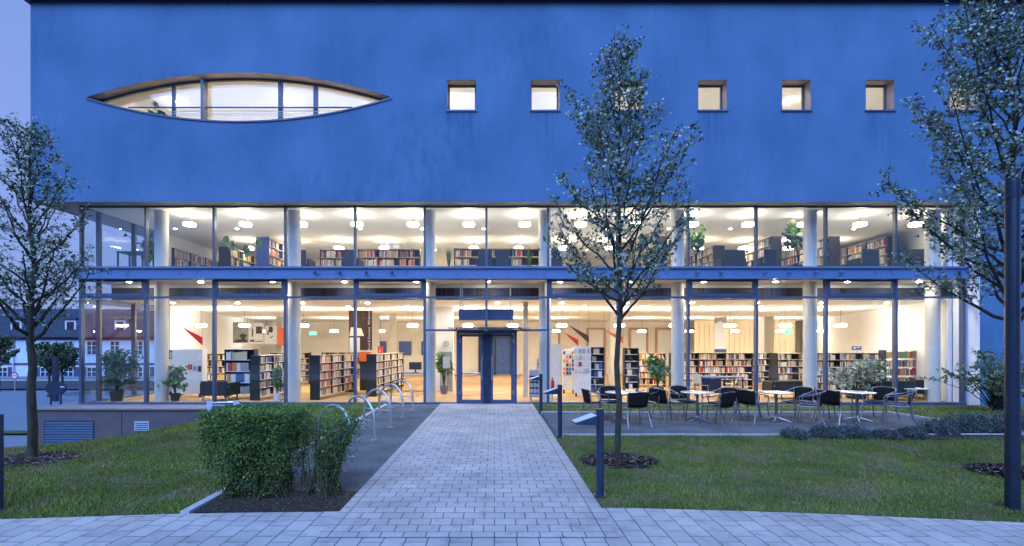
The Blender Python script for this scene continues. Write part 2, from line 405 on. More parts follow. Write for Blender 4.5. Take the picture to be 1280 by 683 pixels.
# front edge of the lawns along the cross path
def edgeY(x):
    pts = [(-30, 3.6), (-9, 4.75), (-5.1, 5.04), (-3.3, 5.22), (-1.67, 5.28), (1.18, 5.42), (3.2, 5.25), (5.37, 4.95), (9, 4.3), (30, 0)]
    for (x0, y0), (x1, y1) in zip(pts, pts[1:]):
        if x0 <= x <= x1: return y0 + (y1 - y0) * (x - x0) / (x1 - x0)
    return 5
def lawn(name, x0, x1, yend, zoff, step=.3):
    xs = frange(x0, x1, step); mb = MB(); n = 26
    for x in xs:
        ya = edgeY(x); yb = yend(x)
        for j in range(n + 1):
            y = ya + (yb - ya) * j / n; mb.v.append((x, y, tz(x, y) + zoff))
    for i in range(len(xs) - 1):
        for j in range(n): mb.f.append((i * (n + 1) + j, (i + 1) * (n + 1) + j, (i + 1) * (n + 1) + j + 1, i * (n + 1) + j + 1)); mb.m.append(0)
    return tag(mb.build(name, 'lawn_ground', smooth=True), kind='structure')
lawn('lawn', -30, -13.45, lambda x: 13.9, .012)
lawn('lawn', -13.45, -8.0, lambda x: 14.2, .012)
lawn('lawn', -8.0, -3.36, lambda x: 15.14, .012)
lawn('lawn', 1.19, 30, lambda x: 9.74 if x < 10.5 else 14.78, .012)
def poly(name, pts, z, m):
    return tag(MB().add([(x, y, z) for x, y in pts], [tuple(range(len(pts)))]).build(name, m), kind='structure')
# lawn strips round the terrace
poly('lawn', [(1.19, 13.17), (10.5, 13.17), (10.5, 15.14), (1.19, 15.14)], .012, 'lawn_ground')
# paths
poly('path', [(-1.435, 4.55), (.945, 4.55), (.945, 15.1), (-1.435, 15.1)], .020, 'pavers_path')
poly('path', [(-1.67, 4.55), (-1.437, 4.55), (-1.437, 15.1), (-1.67, 15.1)], .020, 'pavers_border')
poly('path', [(.947, 4.55), (1.18, 4.55), (1.18, 15.1), (.947, 15.1)], .020, 'pavers_border')
mb = MB()
xs = frange(-30, 30, .5)
for x in xs: mb.v += [(x, edgeY(x) - 5.5, .012), (x, edgeY(x) - .0, .012)]
for i in range(len(xs) - 1): mb.f.append((2 * i, 2 * i + 2, 2 * i + 3, 2 * i + 1)); mb.m.append(0)
tag(mb.build('path', 'pavers_cross'), kind='structure')
# gravel areas
poly('gravel_strip', [(-3.25, 6.05), (-1.672, 6.05), (-1.672, 15.1), (-3.25, 15.1)], .006, 'gravel')
poly('gravel_terrace', [(1.26, 9.84), (10.75, 9.84), (10.75, 11.5), (10.62, 13.1), (1.26, 13.1)], .022, 'gravel')
poly('planting_bed', [(-3.25, 5.27), (-1.672, 5.27), (-1.672, 6.05), (-3.25, 6.05)], .008, 'mulch')
poly('planting_bed', [(5.6, 9.45), (11.8, 9.2), (11.9, 10.9), (8.5, 10.3), (5.9, 10.0)], .028, 'mulch')
def curb(pts, w=.07, z0=-.05, z1=.045):
    mb = MB()
    for (x0, y0), (x1, y1) in zip(pts, pts[1:]):
        L = math.hypot(x1 - x0, y1 - y0); n = max(1, round(L / .9)); dx, dy = (x1 - x0) / L, (y1 - y0) / L
        for i in range(n):
            a = L * i / n + .003; b = L * (i + 1) / n - .003
            p = [(x0 + dx * a - dy * w / 2, y0 + dy * a + dx * w / 2), (x0 + dx * b - dy * w / 2, y0 + dy * b + dx * w / 2),
                 (x0 + dx * b + dy * w / 2, y0 + dy * b - dx * w / 2), (x0 + dx * a + dy * w / 2, y0 + dy * a - dx * w / 2)]
            mb.slab(p[::-1], z0, z1 + rnd.uniform(-.003, .003))
    return tag(mb.build('kerb', 'curb_stone', bevel=.006), kind='structure')
curb([(-3.305, 5.2), (-3.305, 14.9)], .10)
curb([(1.24, 9.79), (10.8, 9.79)])
curb([(1.24, 13.14), (10.62, 13.14), (10.80, 11.5), (10.80, 9.84)])

# grass blades (stuff)
def blades(n, region, seed, hmin=.022, hmax=.055, bias=None):
    g = np.random.default_rng(seed); X = []; Y = []
    x0, x1, y0, y1, ok = region
    while len(X) < n:
        xa = g.uniform(x0, x1, n * 2); ya = g.uniform(y0, y1, n * 2)
        w = (7.0 / np.maximum(ya, 5)) ** 1.3
        kp = g.uniform(0, 1, n * 2) < w
        for x, y in zip(xa[kp], ya[kp]):
            if ok(x, y): X.append(x); Y.append(y)
            if len(X) >= n: break
    X = np.array(X); Y = np.array(Y); Z = np.array([tz(x, y) for x, y in zip(X, Y)]) + .008
    cl = .5 + .5 * np.sin(X * 2.3 + np.sin(Y * 1.7 + seed)) * np.sin(Y * 2.9 + np.sin(X * 3.1)) ; h = g.uniform(hmin, hmax, n) * (.65 + .6 * cl) * (1 + .5 * (g.uniform(0, 1, n) < .02)); a = g.uniform(0, 2 * np.pi, n); w = g.uniform(.0035, .0075, n) * (1 + np.maximum(Y - 7, 0) * .12)
    l = g.uniform(0, 2 * np.pi, n); ll = h * g.uniform(.1, .8, n)
    v = np.empty((n, 3, 3), np.float32)
    v[:, 0] = np.stack([X - np.cos(a) * w, Y - np.sin(a) * w, Z], 1)
    v[:, 1] = np.stack([X + np.cos(a) * w, Y + np.sin(a) * w, Z], 1)
    v[:, 2] = np.stack([X + np.cos(l) * ll, Y + np.sin(l) * ll, Z + h], 1)
    return v.reshape(-1, 3)
def rawmesh(name, verts, k, m, parent=None, mi=None):
    n = len(verts) // k; me = bpy.data.meshes.new(name)
    me.vertices.add(len(verts)); me.vertices.foreach_set('co', verts.astype(np.float32).ravel())
    me.loops.add(n * k); me.loops.foreach_set('vertex_index', np.arange(n * k, dtype=np.int32))
    me.polygons.add(n); me.polygons.foreach_set('loop_start', np.arange(0, n * k, k, dtype=np.int32))
    try: me.polygons.foreach_set('loop_total', np.full(n, k, dtype=np.int32))
    except Exception: pass
    for q in ([m] if isinstance(m, str) else m): me.materials.append(MATS[q])
    if mi is not None: me.polygons.foreach_set('material_index', mi.astype(np.int32))
    me.update(calc_edges=True); me.validate()
    o = bpy.data.objects.new(name, me); COL.objects.link(o)
    if parent is not None: o.parent = parent
    return o
MULCH = [(1.93, 7.62, .60, .50), (7.35, 6.9, .55, .5), (-7.32, 7.72, .62, .56)]
def nomulch(x, y): return all(((x - a) / (rx * .93)) ** 2 + ((y - b) / (ry * .93)) ** 2 > 1 for a, b, rx, ry in MULCH)
okL = lambda x, y: y > edgeY(x) and nomulch(x, y) and y < (13.9 if x < -13.45 else 14.18 if x < -8 else 15.1) and abs(x) < y * 1.15 + 1
okR = lambda x, y: y > edgeY(x) and nomulch(x, y) and (y < 9.74 or x > 10.86 or y > 13.2) and not (x > 5.8 and 9.5 < y < 10.3)
tag(rawmesh('grass', blades(120000, (-17, -3.38, 4.7, 15.1, okL), 1), 3, 'grass_blade'), 'short mown grass on the sloping lawn beside the hedge', 'grass', kind='stuff')
tag(rawmesh('grass', blades(115000, (1.2, 15.5, 4.3, 14.7, okR), 2), 3, 'grass_blade'), 'patchy grass on the lawns round the cafe terrace', 'grass', kind='stuff')

# mulch rings
def mulch(x, y, rx, ry, seed):
    g = random.Random(seed); mb = MB(); n = 28
    z = lambda a, b: tz(a, b)
    vs = [(x, y, z(x, y) + .05)]
    for j in range(n):
        q = 1 + g.uniform(-.06, .06); a = 2 * math.pi * j / n
        vs.append((x + rx * .6 * math.cos(a), y + ry * .6 * math.sin(a), z(x + rx * .6 * math.cos(a), y + ry * .6 * math.sin(a)) + .05))
        vs.append((x + rx * q * math.cos(a), y + ry * q * math.sin(a), z(x + rx * q * math.cos(a), y + ry * q * math.sin(a)) + .016))
    fs = []
    for j in range(n):
        k = (j + 1) % n; fs += [(0, 1 + 2 * j, 1 + 2 * k), (1 + 2 * j, 2 + 2 * j, 2 + 2 * k, 1 + 2 * k)]
    mb.add(vs, fs, 0)
    for i in range(1500):
        a = g.uniform(0, 2 * math.pi); r = math.sqrt(g.random()) * 1.02
        cx, cy = x + rx * r * math.cos(a), y + ry * r * math.sin(a); cz = z(cx, cy) + (.05 if r < .6 else .05 - (r - .6) / .4 * .034) + g.uniform(.002, .016)
        l, w = g.uniform(.015, .045), g.uniform(.006, .014); t = g.uniform(0, math.pi); p = g.uniform(-.5, .5)
        dx, dy, dz = l * math.cos(t), l * math.sin(t), l * p; ex, ey = -w * math.sin(t), w * math.cos(t)
        mb.add([(cx - dx - ex, cy - dy - ey, cz - dz), (cx + dx - ex, cy + dy - ey, cz + dz), (cx + dx + ex, cy + dy + ey, cz + dz + .004), (cx - dx + ex, cy - dy + ey, cz - dz + .006)], [(0, 1, 2, 3)], 1 if g.random() < .8 else 2)
    return tag(mb.build('bark_mulch', ['mulch', 'chip', 'chip_pale']), 'dark bark mulch in a ring round a tree trunk', 'mulch', 'bark mulch rings', 'stuff')
for i, q in enumerate(MULCH): mulch(*q, 40 + i)

def scatter(name, label, n, region, seed, size, mats, cat, zf=None):
    g = random.Random(seed); mb = MB(); k_ = 0
    while k_ < n:
        x, y = g.uniform(region[0], region[1]), g.uniform(region[2], region[3])
        if abs(x) > y * 1.1 + 1: continue
        z = (zf or (lambda a, b: tz(a, b) + .035))(x, y) + g.uniform(0, .008); s = size * g.uniform(.5, 1.3); a = g.uniform(0, 6.28); t = g.uniform(-.3, .3)
        c, q = math.cos(a) * s, math.sin(a) * s
        mb.add([(x - c, y - q, z), (x + q * .5, y - c * .5, z + .002), (x + c, y + q, z + t * s), (x - q * .5, y + c * .5, z + .003)], [(0, 1, 2, 3)], g.randrange(len(mats))); k_ += 1
    return tag(mb.build(name, mats), label, cat, kind='stuff')
scatter('fallen_petals', 'pale fallen petals and dry leaves scattered on the lawns', 700, (-9, 12, 4.9, 14), 3, .011, ['blossom', 'chip_pale', 'chip'], 'petals', lambda x, y: (.024 if -1.67 < x < 1.18 else tz(x, y) + (.012 if -3.3 < x < -1.67 else .035)))
scatter('leaf_litter', 'dry leaf litter and bark scraps on the soil under the hedge', 900, (-3.22, -1.70, 5.30, 6.03), 4, .014, ['chip', 'chip_pale', 'leaf_hedge', 'twig'], 'litter', lambda x, y: .012)
# ------------------------------------------------------------------ vegetation
def quads(C, size, g, elong=1.6, upbias=0.0):
    n = len(C); d = g.normal(size=(n, 3)); d[:, 2] += upbias; d /= np.linalg.norm(d, axis=1)[:, None]
    e = g.normal(size=(n, 3)); e -= (e * d).sum(1)[:, None] * d; e /= np.linalg.norm(e, axis=1)[:, None]
    s = (size * g.uniform(.65, 1.3, n))[:, None]
    # pointed leaf: four corners of a kite
    v = np.empty((n, 4, 3)); v[:, 0] = C - d * s * elong * .5; v[:, 1] = C + e * s * .5; v[:, 2] = C + d * s * elong * .5; v[:, 3] = C - e * s * .5
    return v.reshape(-1, 3)
def tree(name, label, cat, loc, H, zlow, rf, tr, seed, nb=34, leafs=.040, lv=1.0, pal=.45, blos=.35, lean=0.0, group=None, twmul=1.0):
    g = np.random.default_rng(seed); r = random.Random(seed)
    root = thing(name, label, cat, loc, group=group)
    tk = MB(); lp = []
    wob = [(r.uniform(-.03, .03), r.uniform(-.03, .03)) for _ in range(15)]
    def lead(z):
        t = z / H * 14; i = min(13, int(t)); f = t - i
        return Vector(((wob[i][0] * (1 - f) + wob[i + 1][0] * f) + lean * (z / H), wob[i][1] * (1 - f) + wob[i + 1][1] * f, z)) if z > 0 else Vector((wob[0][0], wob[0][1], z))
    zs = [-.1, .02, .12] + [H * i / 22 for i in range(2, 23)]
    tk.tube([lead(z) for z in zs], [tr * (1.25 if z < .05 else 1.0) * max(.06, max(0, 1 - z / H) ** .75) for z in zs], 9)
    tk.build('trunk', 'bark', root, smooth=True)
    br = MB()
    def limb(p0, p1, r0, r1, sag=.0, n=5, sides=5, out=None):
        pts = []
        for i in range(n + 1):
            t = i / n
            q = p0.lerp(p1, t); q = q + Vector((0, 0, -sag * 4 * t * (1 - t))) + Vector((r.uniform(-1, 1), r.uniform(-1, 1), r.uniform(-1, 1))) * (p1 - p0).length * .022 * (1 if 0 < i < n else 0)
            pts.append(q)
        br.tube(pts, [r0 + (r1 - r0) * i / n for i in range(n + 1)], sides, cap=False); return pts
    def along(pts, t):
        u = t * (len(pts) - 1); i = min(len(pts) - 2, int(u)); return pts[i].lerp(pts[i + 1], u - i)
    def leaves(a, b, n):
        for _ in range(n):
            t = r.random(); q = a.lerp(b, t); lp.append((q.x + r.gauss(0, .030), q.y + r.gauss(0, .030), q.z + r.gauss(0, .030)))
    for k in range(nb):
        f = (k + r.uniform(-.3, .3)) / nb
        z0 = zlow + (H * .95 - zlow) * max(0, f) ** 1.12
        az = k * 2.39996 + r.uniform(-.3, .3)
        rise_est = (H - z0) * .35 + .15
        rad = rf(min(1, (z0 + rise_est * .6 - zlow) / (H - zlow))) * r.uniform(.78, 1.12)
        el = math.tan(R(r.uniform(32, 58)) if f < .5 else R(r.uniform(50, 68)))
        rise = min(rad * el + .1, (H - z0) * .9)
        p0 = lead(z0); p1 = p0 + Vector((math.cos(az) * rad, math.sin(az) * rad, rise))
        r0 = tr * .38 * (1 - f) + .006
        pts = limb(p0, p1, r0, .004, sag=.10 * rad, n=6)
        L = (p1 - p0).length; out = Vector((math.cos(az), math.sin(az), 0))
        nt = int((5 + L * 6.5) * twmul)
        for j in range(nt):
            t = .22 + .78 * (j + r.random()) / nt
            q = along(pts, min(1, t)); a2 = az + r.choice((-1, 1)) * r.uniform(.4, 1.5); e2 = r.uniform(.1, 1.2)
            l2 = r.uniform(.18, .42) * (.6 + .5 * min(1.2, L)) * (1.15 - .55 * t)
            q1 = q + Vector((math.cos(a2) * math.cos(e2), math.sin(a2) * math.cos(e2), math.sin(e2))) * l2
            tp = limb(q, q1, .0045, .002, n=3, sides=3)
            leaves(q, q1, int(9 * lv * l2 / .25))
            for _ in range(3):
                s = along(tp, r.uniform(.3, 1)); a3 = a2 + r.uniform(-1.3, 1.3); e3 = r.uniform(-.2, 1.3); l3 = r.uniform(.08, .2)
                s1 = s + Vector((math.cos(a3) * math.cos(e3), math.sin(a3) * math.cos(e3), math.sin(e3))) * l3
                br.tube([s, s1], [.0025, .0015], 3, cap=False); leaves(s, s1, int(7 * lv)); 
                if r.random() < .8: 
                    for _ in range(int(4 * lv)): lp.append((s1.x + r.gauss(0, .028), s1.y + r.gauss(0, .028), s1.z + r.gauss(0, .028)))
        leaves(along(pts, .5), p1, int(14 * lv))
    br.build('limb', 'twig', root)
    C = np.array(lp); n = len(C); u = g.uniform(0, 1, n)
    # blossom stays in clumps
    h = np.sin(C[:, 0] * 9 + seed) + np.sin(C[:, 1] * 11) + np.sin(C[:, 2] * 8 + 2)
    isb = (u < blos + .12 * h)
    A = C[~isb]; B = C[isb]
    rawmesh('crown', quads(A, leafs, g), 4, ['leaf', 'leaf_pale'], root, (g.uniform(0, 1, len(A)) < pal).astype(int))
    if len(B): rawmesh('blossom', quads(B, leafs * .9, g, 1.1), 4, 'blossom', root)
    return root, n
prof = lambda pts: (lambda t: next((a[1] + (b[1] - a[1]) * (t - a[0]) / (b[0] - a[0]) for a, b in zip(pts, pts[1:]) if a[0] <= t <= b[0]), pts[-1][1]))
tree('tree', 'slim flowering tree between the near bollard lamp and the cafe tables', 'tree', (1.93, 7.6, 0), 6.62, 2.2, prof([(0, 1.0), (.25, 1.28), (.45, 1.02), (.62, .60), (.78, .26), (1, .05)]), .050, 3, nb=44, lean=.02, lv=.46, leafs=.042, blos=.46)
tree('tree', 'flowering tree on the slope in front of the street and the building corner', 'tree', (-7.30, 7.7, tz(-7.3, 7.7)), 5.30, 1.85, prof([(0, .8), (.2, 1.0), (.45, .72), (.7, .42), (1, .08)]), .070, 11, nb=36, blos=.36, leafs=.038, lv=.34, twmul=1.05)
tree('tree', 'broad flowering tree behind the tall dark post at the frame edge', 'tree', (7.35, 6.9, 0), 6.75, 2.1, prof([(0, .85), (.2, 1.35), (.5, 1.25), (.72, .8), (1, .1)]), .065, 27, nb=50, blos=.48, lean=-.05, lv=.58, leafs=.040)

def blob_leaves(n, fn, g): return np.array([fn(g) for _ in range(n)])
def hedge(label, x0, x1, y0, y1, H, n, seed, base_c, sparse=False):
    g = np.random.default_rng(seed); r = random.Random(seed)
    cx, cy = (x0 + x1) / 2, (y0 + y1) / 2
    root = thing('hedge' if not sparse else 'shrub', label, 'hedge' if not sparse else 'shrub', (cx, cy, 0))
    st = MB(); pts = []
    for bx, by, k in base_c:
        for _ in range(k):
            a = Vector((bx - cx + r.gauss(0, .05), by - cy + r.gauss(0, .05), -.02))
            e = Vector((r.uniform(x0, x1) - cx, r.uniform(y0, y1) - cy, H * r.uniform(.75, .99)))
            e.x = a.x + max(-.45, min(.45, e.x - a.x))
            m = a.lerp(e, .45) + Vector((r.uniform(-.05, .05), r.uniform(-.05, .05), .08))
            st.tube([a, m, e], [.009, .006, .0025], 4, cap=False); pts.append((a, m, e))
    st.build('stem', 'stem_green', root)
    C = []
    while len(C) < n:
        if sparse or r.random() < .30:
            a, m, e = r.choice(pts); t = r.random() ** .55; q = a.lerp(m, t * 2) if t < .5 else m.lerp(e, t * 2 - 1)
            s = .035 + .04 * t; C.append((q.x + r.gauss(0, s), q.y + r.gauss(0, s), min(H + .02, q.z + r.gauss(0, s))))
        else:
            x = r.uniform(x0, x1) - cx; y = r.uniform(y0, y1) - cy; z = H * (1 - (r.random() ** 1.3) * .97)
            taper = .62 + .38 * min(1, z / (H * .45))
            # keep mostly near the outside of the volume
            if r.random() < .6:
                side = r.choice('xyyz')
                if side == 'x': x = (x0 - cx) if r.random() < .5 else (x1 - cx)
                elif side == 'y': y = (y0 - cy) if r.random() < .7 else (y1 - cy)
                else: z = H
            if r.random() > .16 + .84 * min(1, z / (H * (.62 + .12 * math.sin(x * 9)))) ** 1.7 : continue
            C.append((x * taper + r.gauss(0, .018), y * taper + r.gauss(0, .022), z + r.gauss(0, .014)))
    C = np.array(C); C = C[C[:, 2] > .02]
    top = C[:, 2] > H * .9
    mi = (g.uniform(0, 1, len(C)) < np.where(top, .55, .14)).astype(int)
    rawmesh('foliage', quads(C, .0155, g, 1.7), 4, ['leaf_hedge', 'leaf_hedge_new'], root, mi)
    return root
hedge('dense clipped green hedge at the corner of the lawn and the paved path', -3.40, -2.40, 5.62, 6.35, 1.03, 40000, 5, [(-3.15, 5.8, 26), (-2.95, 6.1, 20), (-2.75, 5.8, 26), (-2.5, 5.85, 26), (-2.6, 6.1, 16)])
hedge('thin upright green shrub at the end of the hedge beside the bicycle hoops', -2.32, -1.66, 5.70, 6.2, 1.02, 6200, 6, [(-2.02, 5.88, 60), (-2.25, 5.95, 14)], sparse=True)

def low_shrub(label, x, y, rx, ry, h, n, seed, m=('leaf_lavender', 'leaf_dark'), group=None):
    g = np.random.default_rng(seed); root = thing('low_shrub', label, 'shrub', (x, y, .02), group=group)
    u = g.uniform(0, 2 * np.pi, n); rr = np.sqrt(g.uniform(0, 1, n)); z = h * g.uniform(.05, 1, n) * np.sqrt(np.maximum(0.05, 1 - (rr * .95) ** 2)) * (1 + .3 * np.sin(u * 5 + seed))
    C = np.stack([rx * rr * np.cos(u), ry * rr * np.sin(u), z], 1)
    st = MB(); r = random.Random(seed)
    for _ in range(26):
        a = r.uniform(0, 6.28); q = r.random(); st.tube([(0.3 * rx * q * math.cos(a), .3 * ry * q * math.sin(a), 0), (rx * q * math.cos(a), ry * q * math.sin(a), h * r.uniform(.5, 1) * math.sqrt(1 - q * q * .9))], [.005, .002], 3, cap=False)
    st.build('stem', 'twig', root)
    rawmesh('foliage', quads(C, .013, g, 3.4, .9), 4, list(m), root, (g.uniform(0, 1, n) < .4).astype(int))
specs = [(993, 548, .22, .20), (1034, 547, .34, .26), (1066, 547, .30, .24), (1107, 548, .2, .16), (1140, 547, .24, .2), (1172, 543, .38, .32), (1205, 541, .52, .42), (1243, 540, .6, .44), (1282, 540, .6, .42)]
for i, (px, py, rx, h) in enumerate(specs):
    Y = 1098 / (py - 433); low_shrub(f'low grey-green shrub on the terrace kerb, {ORD[i]} of the row counted from the bollards', PX(px, Y), Y, rx, .32, h * .85, int(5200 * rx / .4), 60 + i, group='low shrubs along the terrace kerb')

def multistem(label, loc, H, spread, seed, n=30, leafn=2200, left=.0):
    g = np.random.default_rng(seed); r = random.Random(seed); root = thing('shrub', label, 'shrub', loc)
    st = MB(); C = []
    for k in range(n):
        a = r.uniform(0, 6.28); rad = spread * r.uniform(.2, 1); h = H * r.uniform(.35, 1) * (1 - .3 * rad / spread)
        p0 = Vector((r.gauss(0, .04), r.gauss(0, .04), 0)); p2 = Vector((rad * math.cos(a) - left * rad, rad * math.sin(a), h)); p1 = p0.lerp(p2, .45) + Vector((0, 0, h * .2))
        st.tube([p0, p1, p2], [.018, .010, .003], 5, cap=False)
        for _ in range(7):
            t = r.uniform(.4, 1); q = p0.lerp(p1, t * 2) if t < .5 else p1.lerp(p2, t * 2 - 1)
            e = q + Vector((r.uniform(-.4, .4), r.uniform(-.3, .3), r.uniform(-.05, .3))); st.tube([q, e], [.004, .002], 3, cap=False)
            for _ in range(leafn // (n * 7)):
                u = r.random(); s = q.lerp(e, u); C.append((s.x + r.gauss(0, .035), s.y + r.gauss(0, .035), s.z + r.gauss(0, .03)))
    st.build('stem', 'twig', root); rawmesh('foliage', quads(np.array(C), .055, g, 1.6), 4, ['leaf', 'leaf_pale'], root, (g.uniform(0, 1, len(C)) < .3).astype(int))
multistem('many-stemmed leafy shrub against the blue wall past the glazing', (13.75, 13.35, .01), 2.1, 1.15, 77, n=34, leafn=2600, left=.35)

# ------------------------------------------------------------------ library building
G, FY = 15.25, 14.8
k = FY / F
bld = thing('library_building', 'long two-storey library with blue plaster upper wall over fully glazed lit floors', 'building', (0, FY, 0))
def part(name, mb, m, parent=None, **kw): 
    return mb.build(name, m, parent or bld, world=True, **kw)
# child-of-child transforms: parts of bld carry the inverse of its location, sub-parts use identity
def sub(name, mb, m, parent, **kw):
    return mb.build(name, m, parent, **kw)
ZB, ZT = 6.18, 12.23
XL, XR, XJ = -14.07, 30.0, 14.73
WIN = [(-.995 + 2.538 * i) for i in range(8)]
WZ0, WZ1, WH = 8.945, 9.88, .4365
ECX, ECZ, EH, ESU, ESD = -7.75, 9.345, 4.646, .752, .72
def arc(sag, up, n=40, half=EH):
    Rr = (half * half + sag * sag) / (2 * sag); pts = []
    A = math.asin(half / Rr)
    for i in range(n + 1):
        a = -A + 2 * A * i / n; pts.append((ECX + Rr * math.sin(a), ECZ + (1 if up else -1) * (Rr * math.cos(a) - (Rr - sag))))
    return pts
eye = arc(ESU, True) + arc(ESD, False)[::-1][1:-1]
def wall_with_holes(outer, holes, y, flip):
    bm = bmesh.new(); ed = []
    for lp in [outer] + holes:
        vs = [bm.verts.new((x, y, z)) for x, z in lp]
        for i in range(len(vs)): ed.append(bm.edges.new((vs[i], vs[(i + 1) % len(vs)])))
    bmesh.ops.triangle_fill(bm, use_beauty=True, use_dissolve=False, edges=ed)
    bm.verts.index_update(); V = [tuple(v.co) for v in bm.verts]; Fc = []
    for f in bm.faces:
        idx = [v.index for v in f.verts]
        if (f.normal.y < 0) == flip: idx.reverse()
        Fc.append(tuple(idx))
    bm.free(); return V, Fc
outer = [(XL, ZB), (XJ, ZB), (XJ, -.3), (XR, -.3), (XR, ZT), (XL, ZT)]
holes = [[(x - WH, WZ0), (x + WH, WZ0), (x + WH, WZ1), (x - WH, WZ1)] for x in WIN] + [eye]
uw = MB(); uw.add(*wall_with_holes(outer, holes, FY, False)); uw.add(*wall_with_holes([(XL + .4, ZB + .1), (XR, ZB + .1), (XR, ZT - .1), (XL + .4, ZT - .1)], holes, 15.2, True))
for lp in holes[:-1] + [eye]:
    for i in range(len(lp)):
        a, b = lp[i], lp[(i + 1) % len(lp)]; uw.quad((a[0], FY, a[1]), (a[0], 15.2, a[1]), (b[0], 15.2, b[1]), (b[0], FY, b[1]))
uw.quad((XL, 34, ZB), (XL, FY, ZB), (XL, FY, ZT), (XL, 34, ZT)); uw.quad((XL, 34, ZB), (XL, 34, ZT), (XR, 34, ZT), (XR, 34, ZB)); uw.quad((XR, 34, -.3), (XR, 34, ZT), (XR, FY, ZT), (XR, FY, -.3))
uw.quad((20.5, 34, -.3), (20.5, 34, ZB), (XR, 34, ZB), (XR, 34, -.3))
part('facade_wall', uw, 'facade')
# reveal beside the glazing
part('reveal', MB().box(XJ - .004, FY + .003, -.05, XJ - .03, G + .4, ZB - .003), 'reveal_plaster')
# soffit
sf = MB(); sf.box(XL + .004, FY + .004, ZB, XJ - .05, G + .02, ZB + .06); sf.box(XL + .004, G + .02, ZB, -12.98, 33.9, ZB + .06); part('soffit', sf, 'soffit')
rf = MB(); rf.box(XL - .12, FY - .16, ZT, XR + .1, 34.2, ZT + .06, 0); rf.box(XL - .10, FY - .13, ZT + .06, XR + .1, 34.1, ZT + .55, 1)
part('roof', rf, ['dark_metal', 'roofing'])
# small windows
for i, x in enumerate(WIN):
    if x > 16.0: continue
    w = MB(); d = .004; L = WH - d
    for (a, b) in (((-L, WZ0 + d), (-L, WZ1 - d)), ((L, WZ1 - d), (L, WZ0 + d)), ((-L, WZ1 - d), (L, WZ1 - d)), ((L, WZ0 + d), (-L, WZ0 + d))):
        w.quad((x + a[0], FY - .004, a[1]), (x + b[0], FY - .004, b[1]), (x + b[0], 15.17, b[1]), (x + a[0], 15.17, a[1]))
    win = part('window', w, 'lining')
    f = MB(); t = .045
    f.box(x - L, 15.12, WZ0 + d, x - L + t, 15.18, WZ1 - d); f.box(x + L - t, 15.12, WZ0 + d, x + L, 15.18, WZ1 - d)
    f.box(x - L + t, 15.12, WZ0 + d, x + L - t, 15.18, WZ0 + d + t); f.box(x - L + t, 15.12, WZ1 - d - t, x + L - t, 15.18, WZ1 - d)
    sub('frame', f, 'mullion_metal', win)
    sub('sill', MB().box(x - WH - .03, FY - .035, WZ0 - .035, x + WH + .03, 15.11, WZ0 + .012), 'blue_metal', win)
    sub('pane', MB().quad((x - L + t, 15.15, WZ0 + t), (x + L - t, 15.15, WZ0 + t), (x + L - t, 15.15, WZ1 - t), (x - L + t, 15.15, WZ1 - t)), 'glass', win)
# eye-shaped window
up = arc(ESU - .004, True, half=EH - .01); dn = arc(ESD - .004, False, half=EH - .01)
w = MB()
for i in range(40): w.quad((up[i][0], FY - .01, up[i][1]), (up[i + 1][0], FY - .01, up[i + 1][1]), (up[i + 1][0], 15.16, up[i + 1][1]), (up[i][0], 15.16, up[i][1]))
ew = part('window', w, 'bronze'); ew['label'] = 'large eye-shaped window'
def band(pts, w_, y0, y1, sgn, mb):
    for (a, b) in zip(pts, pts[1:]): mb.prism([(a[0], a[1]), (b[0], b[1]), (b[0], b[1] + sgn * w_), (a[0], a[1] + sgn * w_)], y0, y1)
s_ = MB(); band(dn, -.045, FY - .03, 15.16, 1, s_); sub('sill', s_, 'blue_metal', ew)
lt = MB(); band(arc(ESU + .02, True, half=EH), -.02, 15.205, 15.62, 1, lt); sub('inner_lining', lt, 'cream_wall', ew)
f = MB(); upf = arc(ESU - .01, True, half=EH - .05); dnf = arc(ESD - .01, False, half=EH - .05)
band(upf, -.06, 15.10, 15.17, 1, f); band(dnf, .05, 15.09, 15.165, 1, f); sub('frame', f, 'mullion_metal', ew)
def zeye(x, up_):
    s = ESU if up_ else ESD; Rr = (EH * EH + s * s) / (2 * s); q = math.sqrt(Rr * Rr - (x - ECX) ** 2) - (Rr - s); return ECZ + q if up_ else ECZ - q
for px, wd, y0 in ((217, .09, 15.08), (257, .07, 14.9), (350.5, .13, 15.08), (394.5, .13, 15.08)):
    x = PX(px, 15.1); sub('mullion', MB().box(x - wd / 2, y0, zeye(x, False) + .03, x + wd / 2, 15.15, zeye(x, True) - .04), 'blue_metal', ew)
hz = PZ(134, 15.0); sub('handrail', MB().tube([(PX(160, 15), 15.03, hz), (PX(440, 15), 15.03, hz)], .022, 8), 'blue_metal', ew)
for dz, a, b in ((.12, 205, 400), (.24, 228, 365), (.18, 215, 382)): sub('wire', MB().tube([(PX(a, 15), 15.03, hz - dz), (PX(b, 15), 15.03, hz - dz)], .006, 6), 'steel', ew)
p = MB(); pf = arc(ESU - .02, True, half=EH - .06) + arc(ESD - .02, False, half=EH - .06)[::-1][1:-1]; p.add([(x, 15.13, z) for x, z in pf], [tuple(range(len(pf)))][::-1]); sub('pane', p, 'glass', ew)
# attic room behind the small windows and the eye
at = MB(); at.box(-13.6, 20.5, 8.0, 20.0, 20.6, 11.2); at.box(-13.6, 15.21, 11.0, 20.0, 20.5, 11.1); at.box(-13.6, 15.21, 7.9, 20.0, 20.5, 8.0); at.box(-13.65, 15.21, 8, -13.6, 20.5, 11); at.box(20, 15.21, 8, 20.05, 20.5, 11)
part('attic_wall', at, 'attic_white')


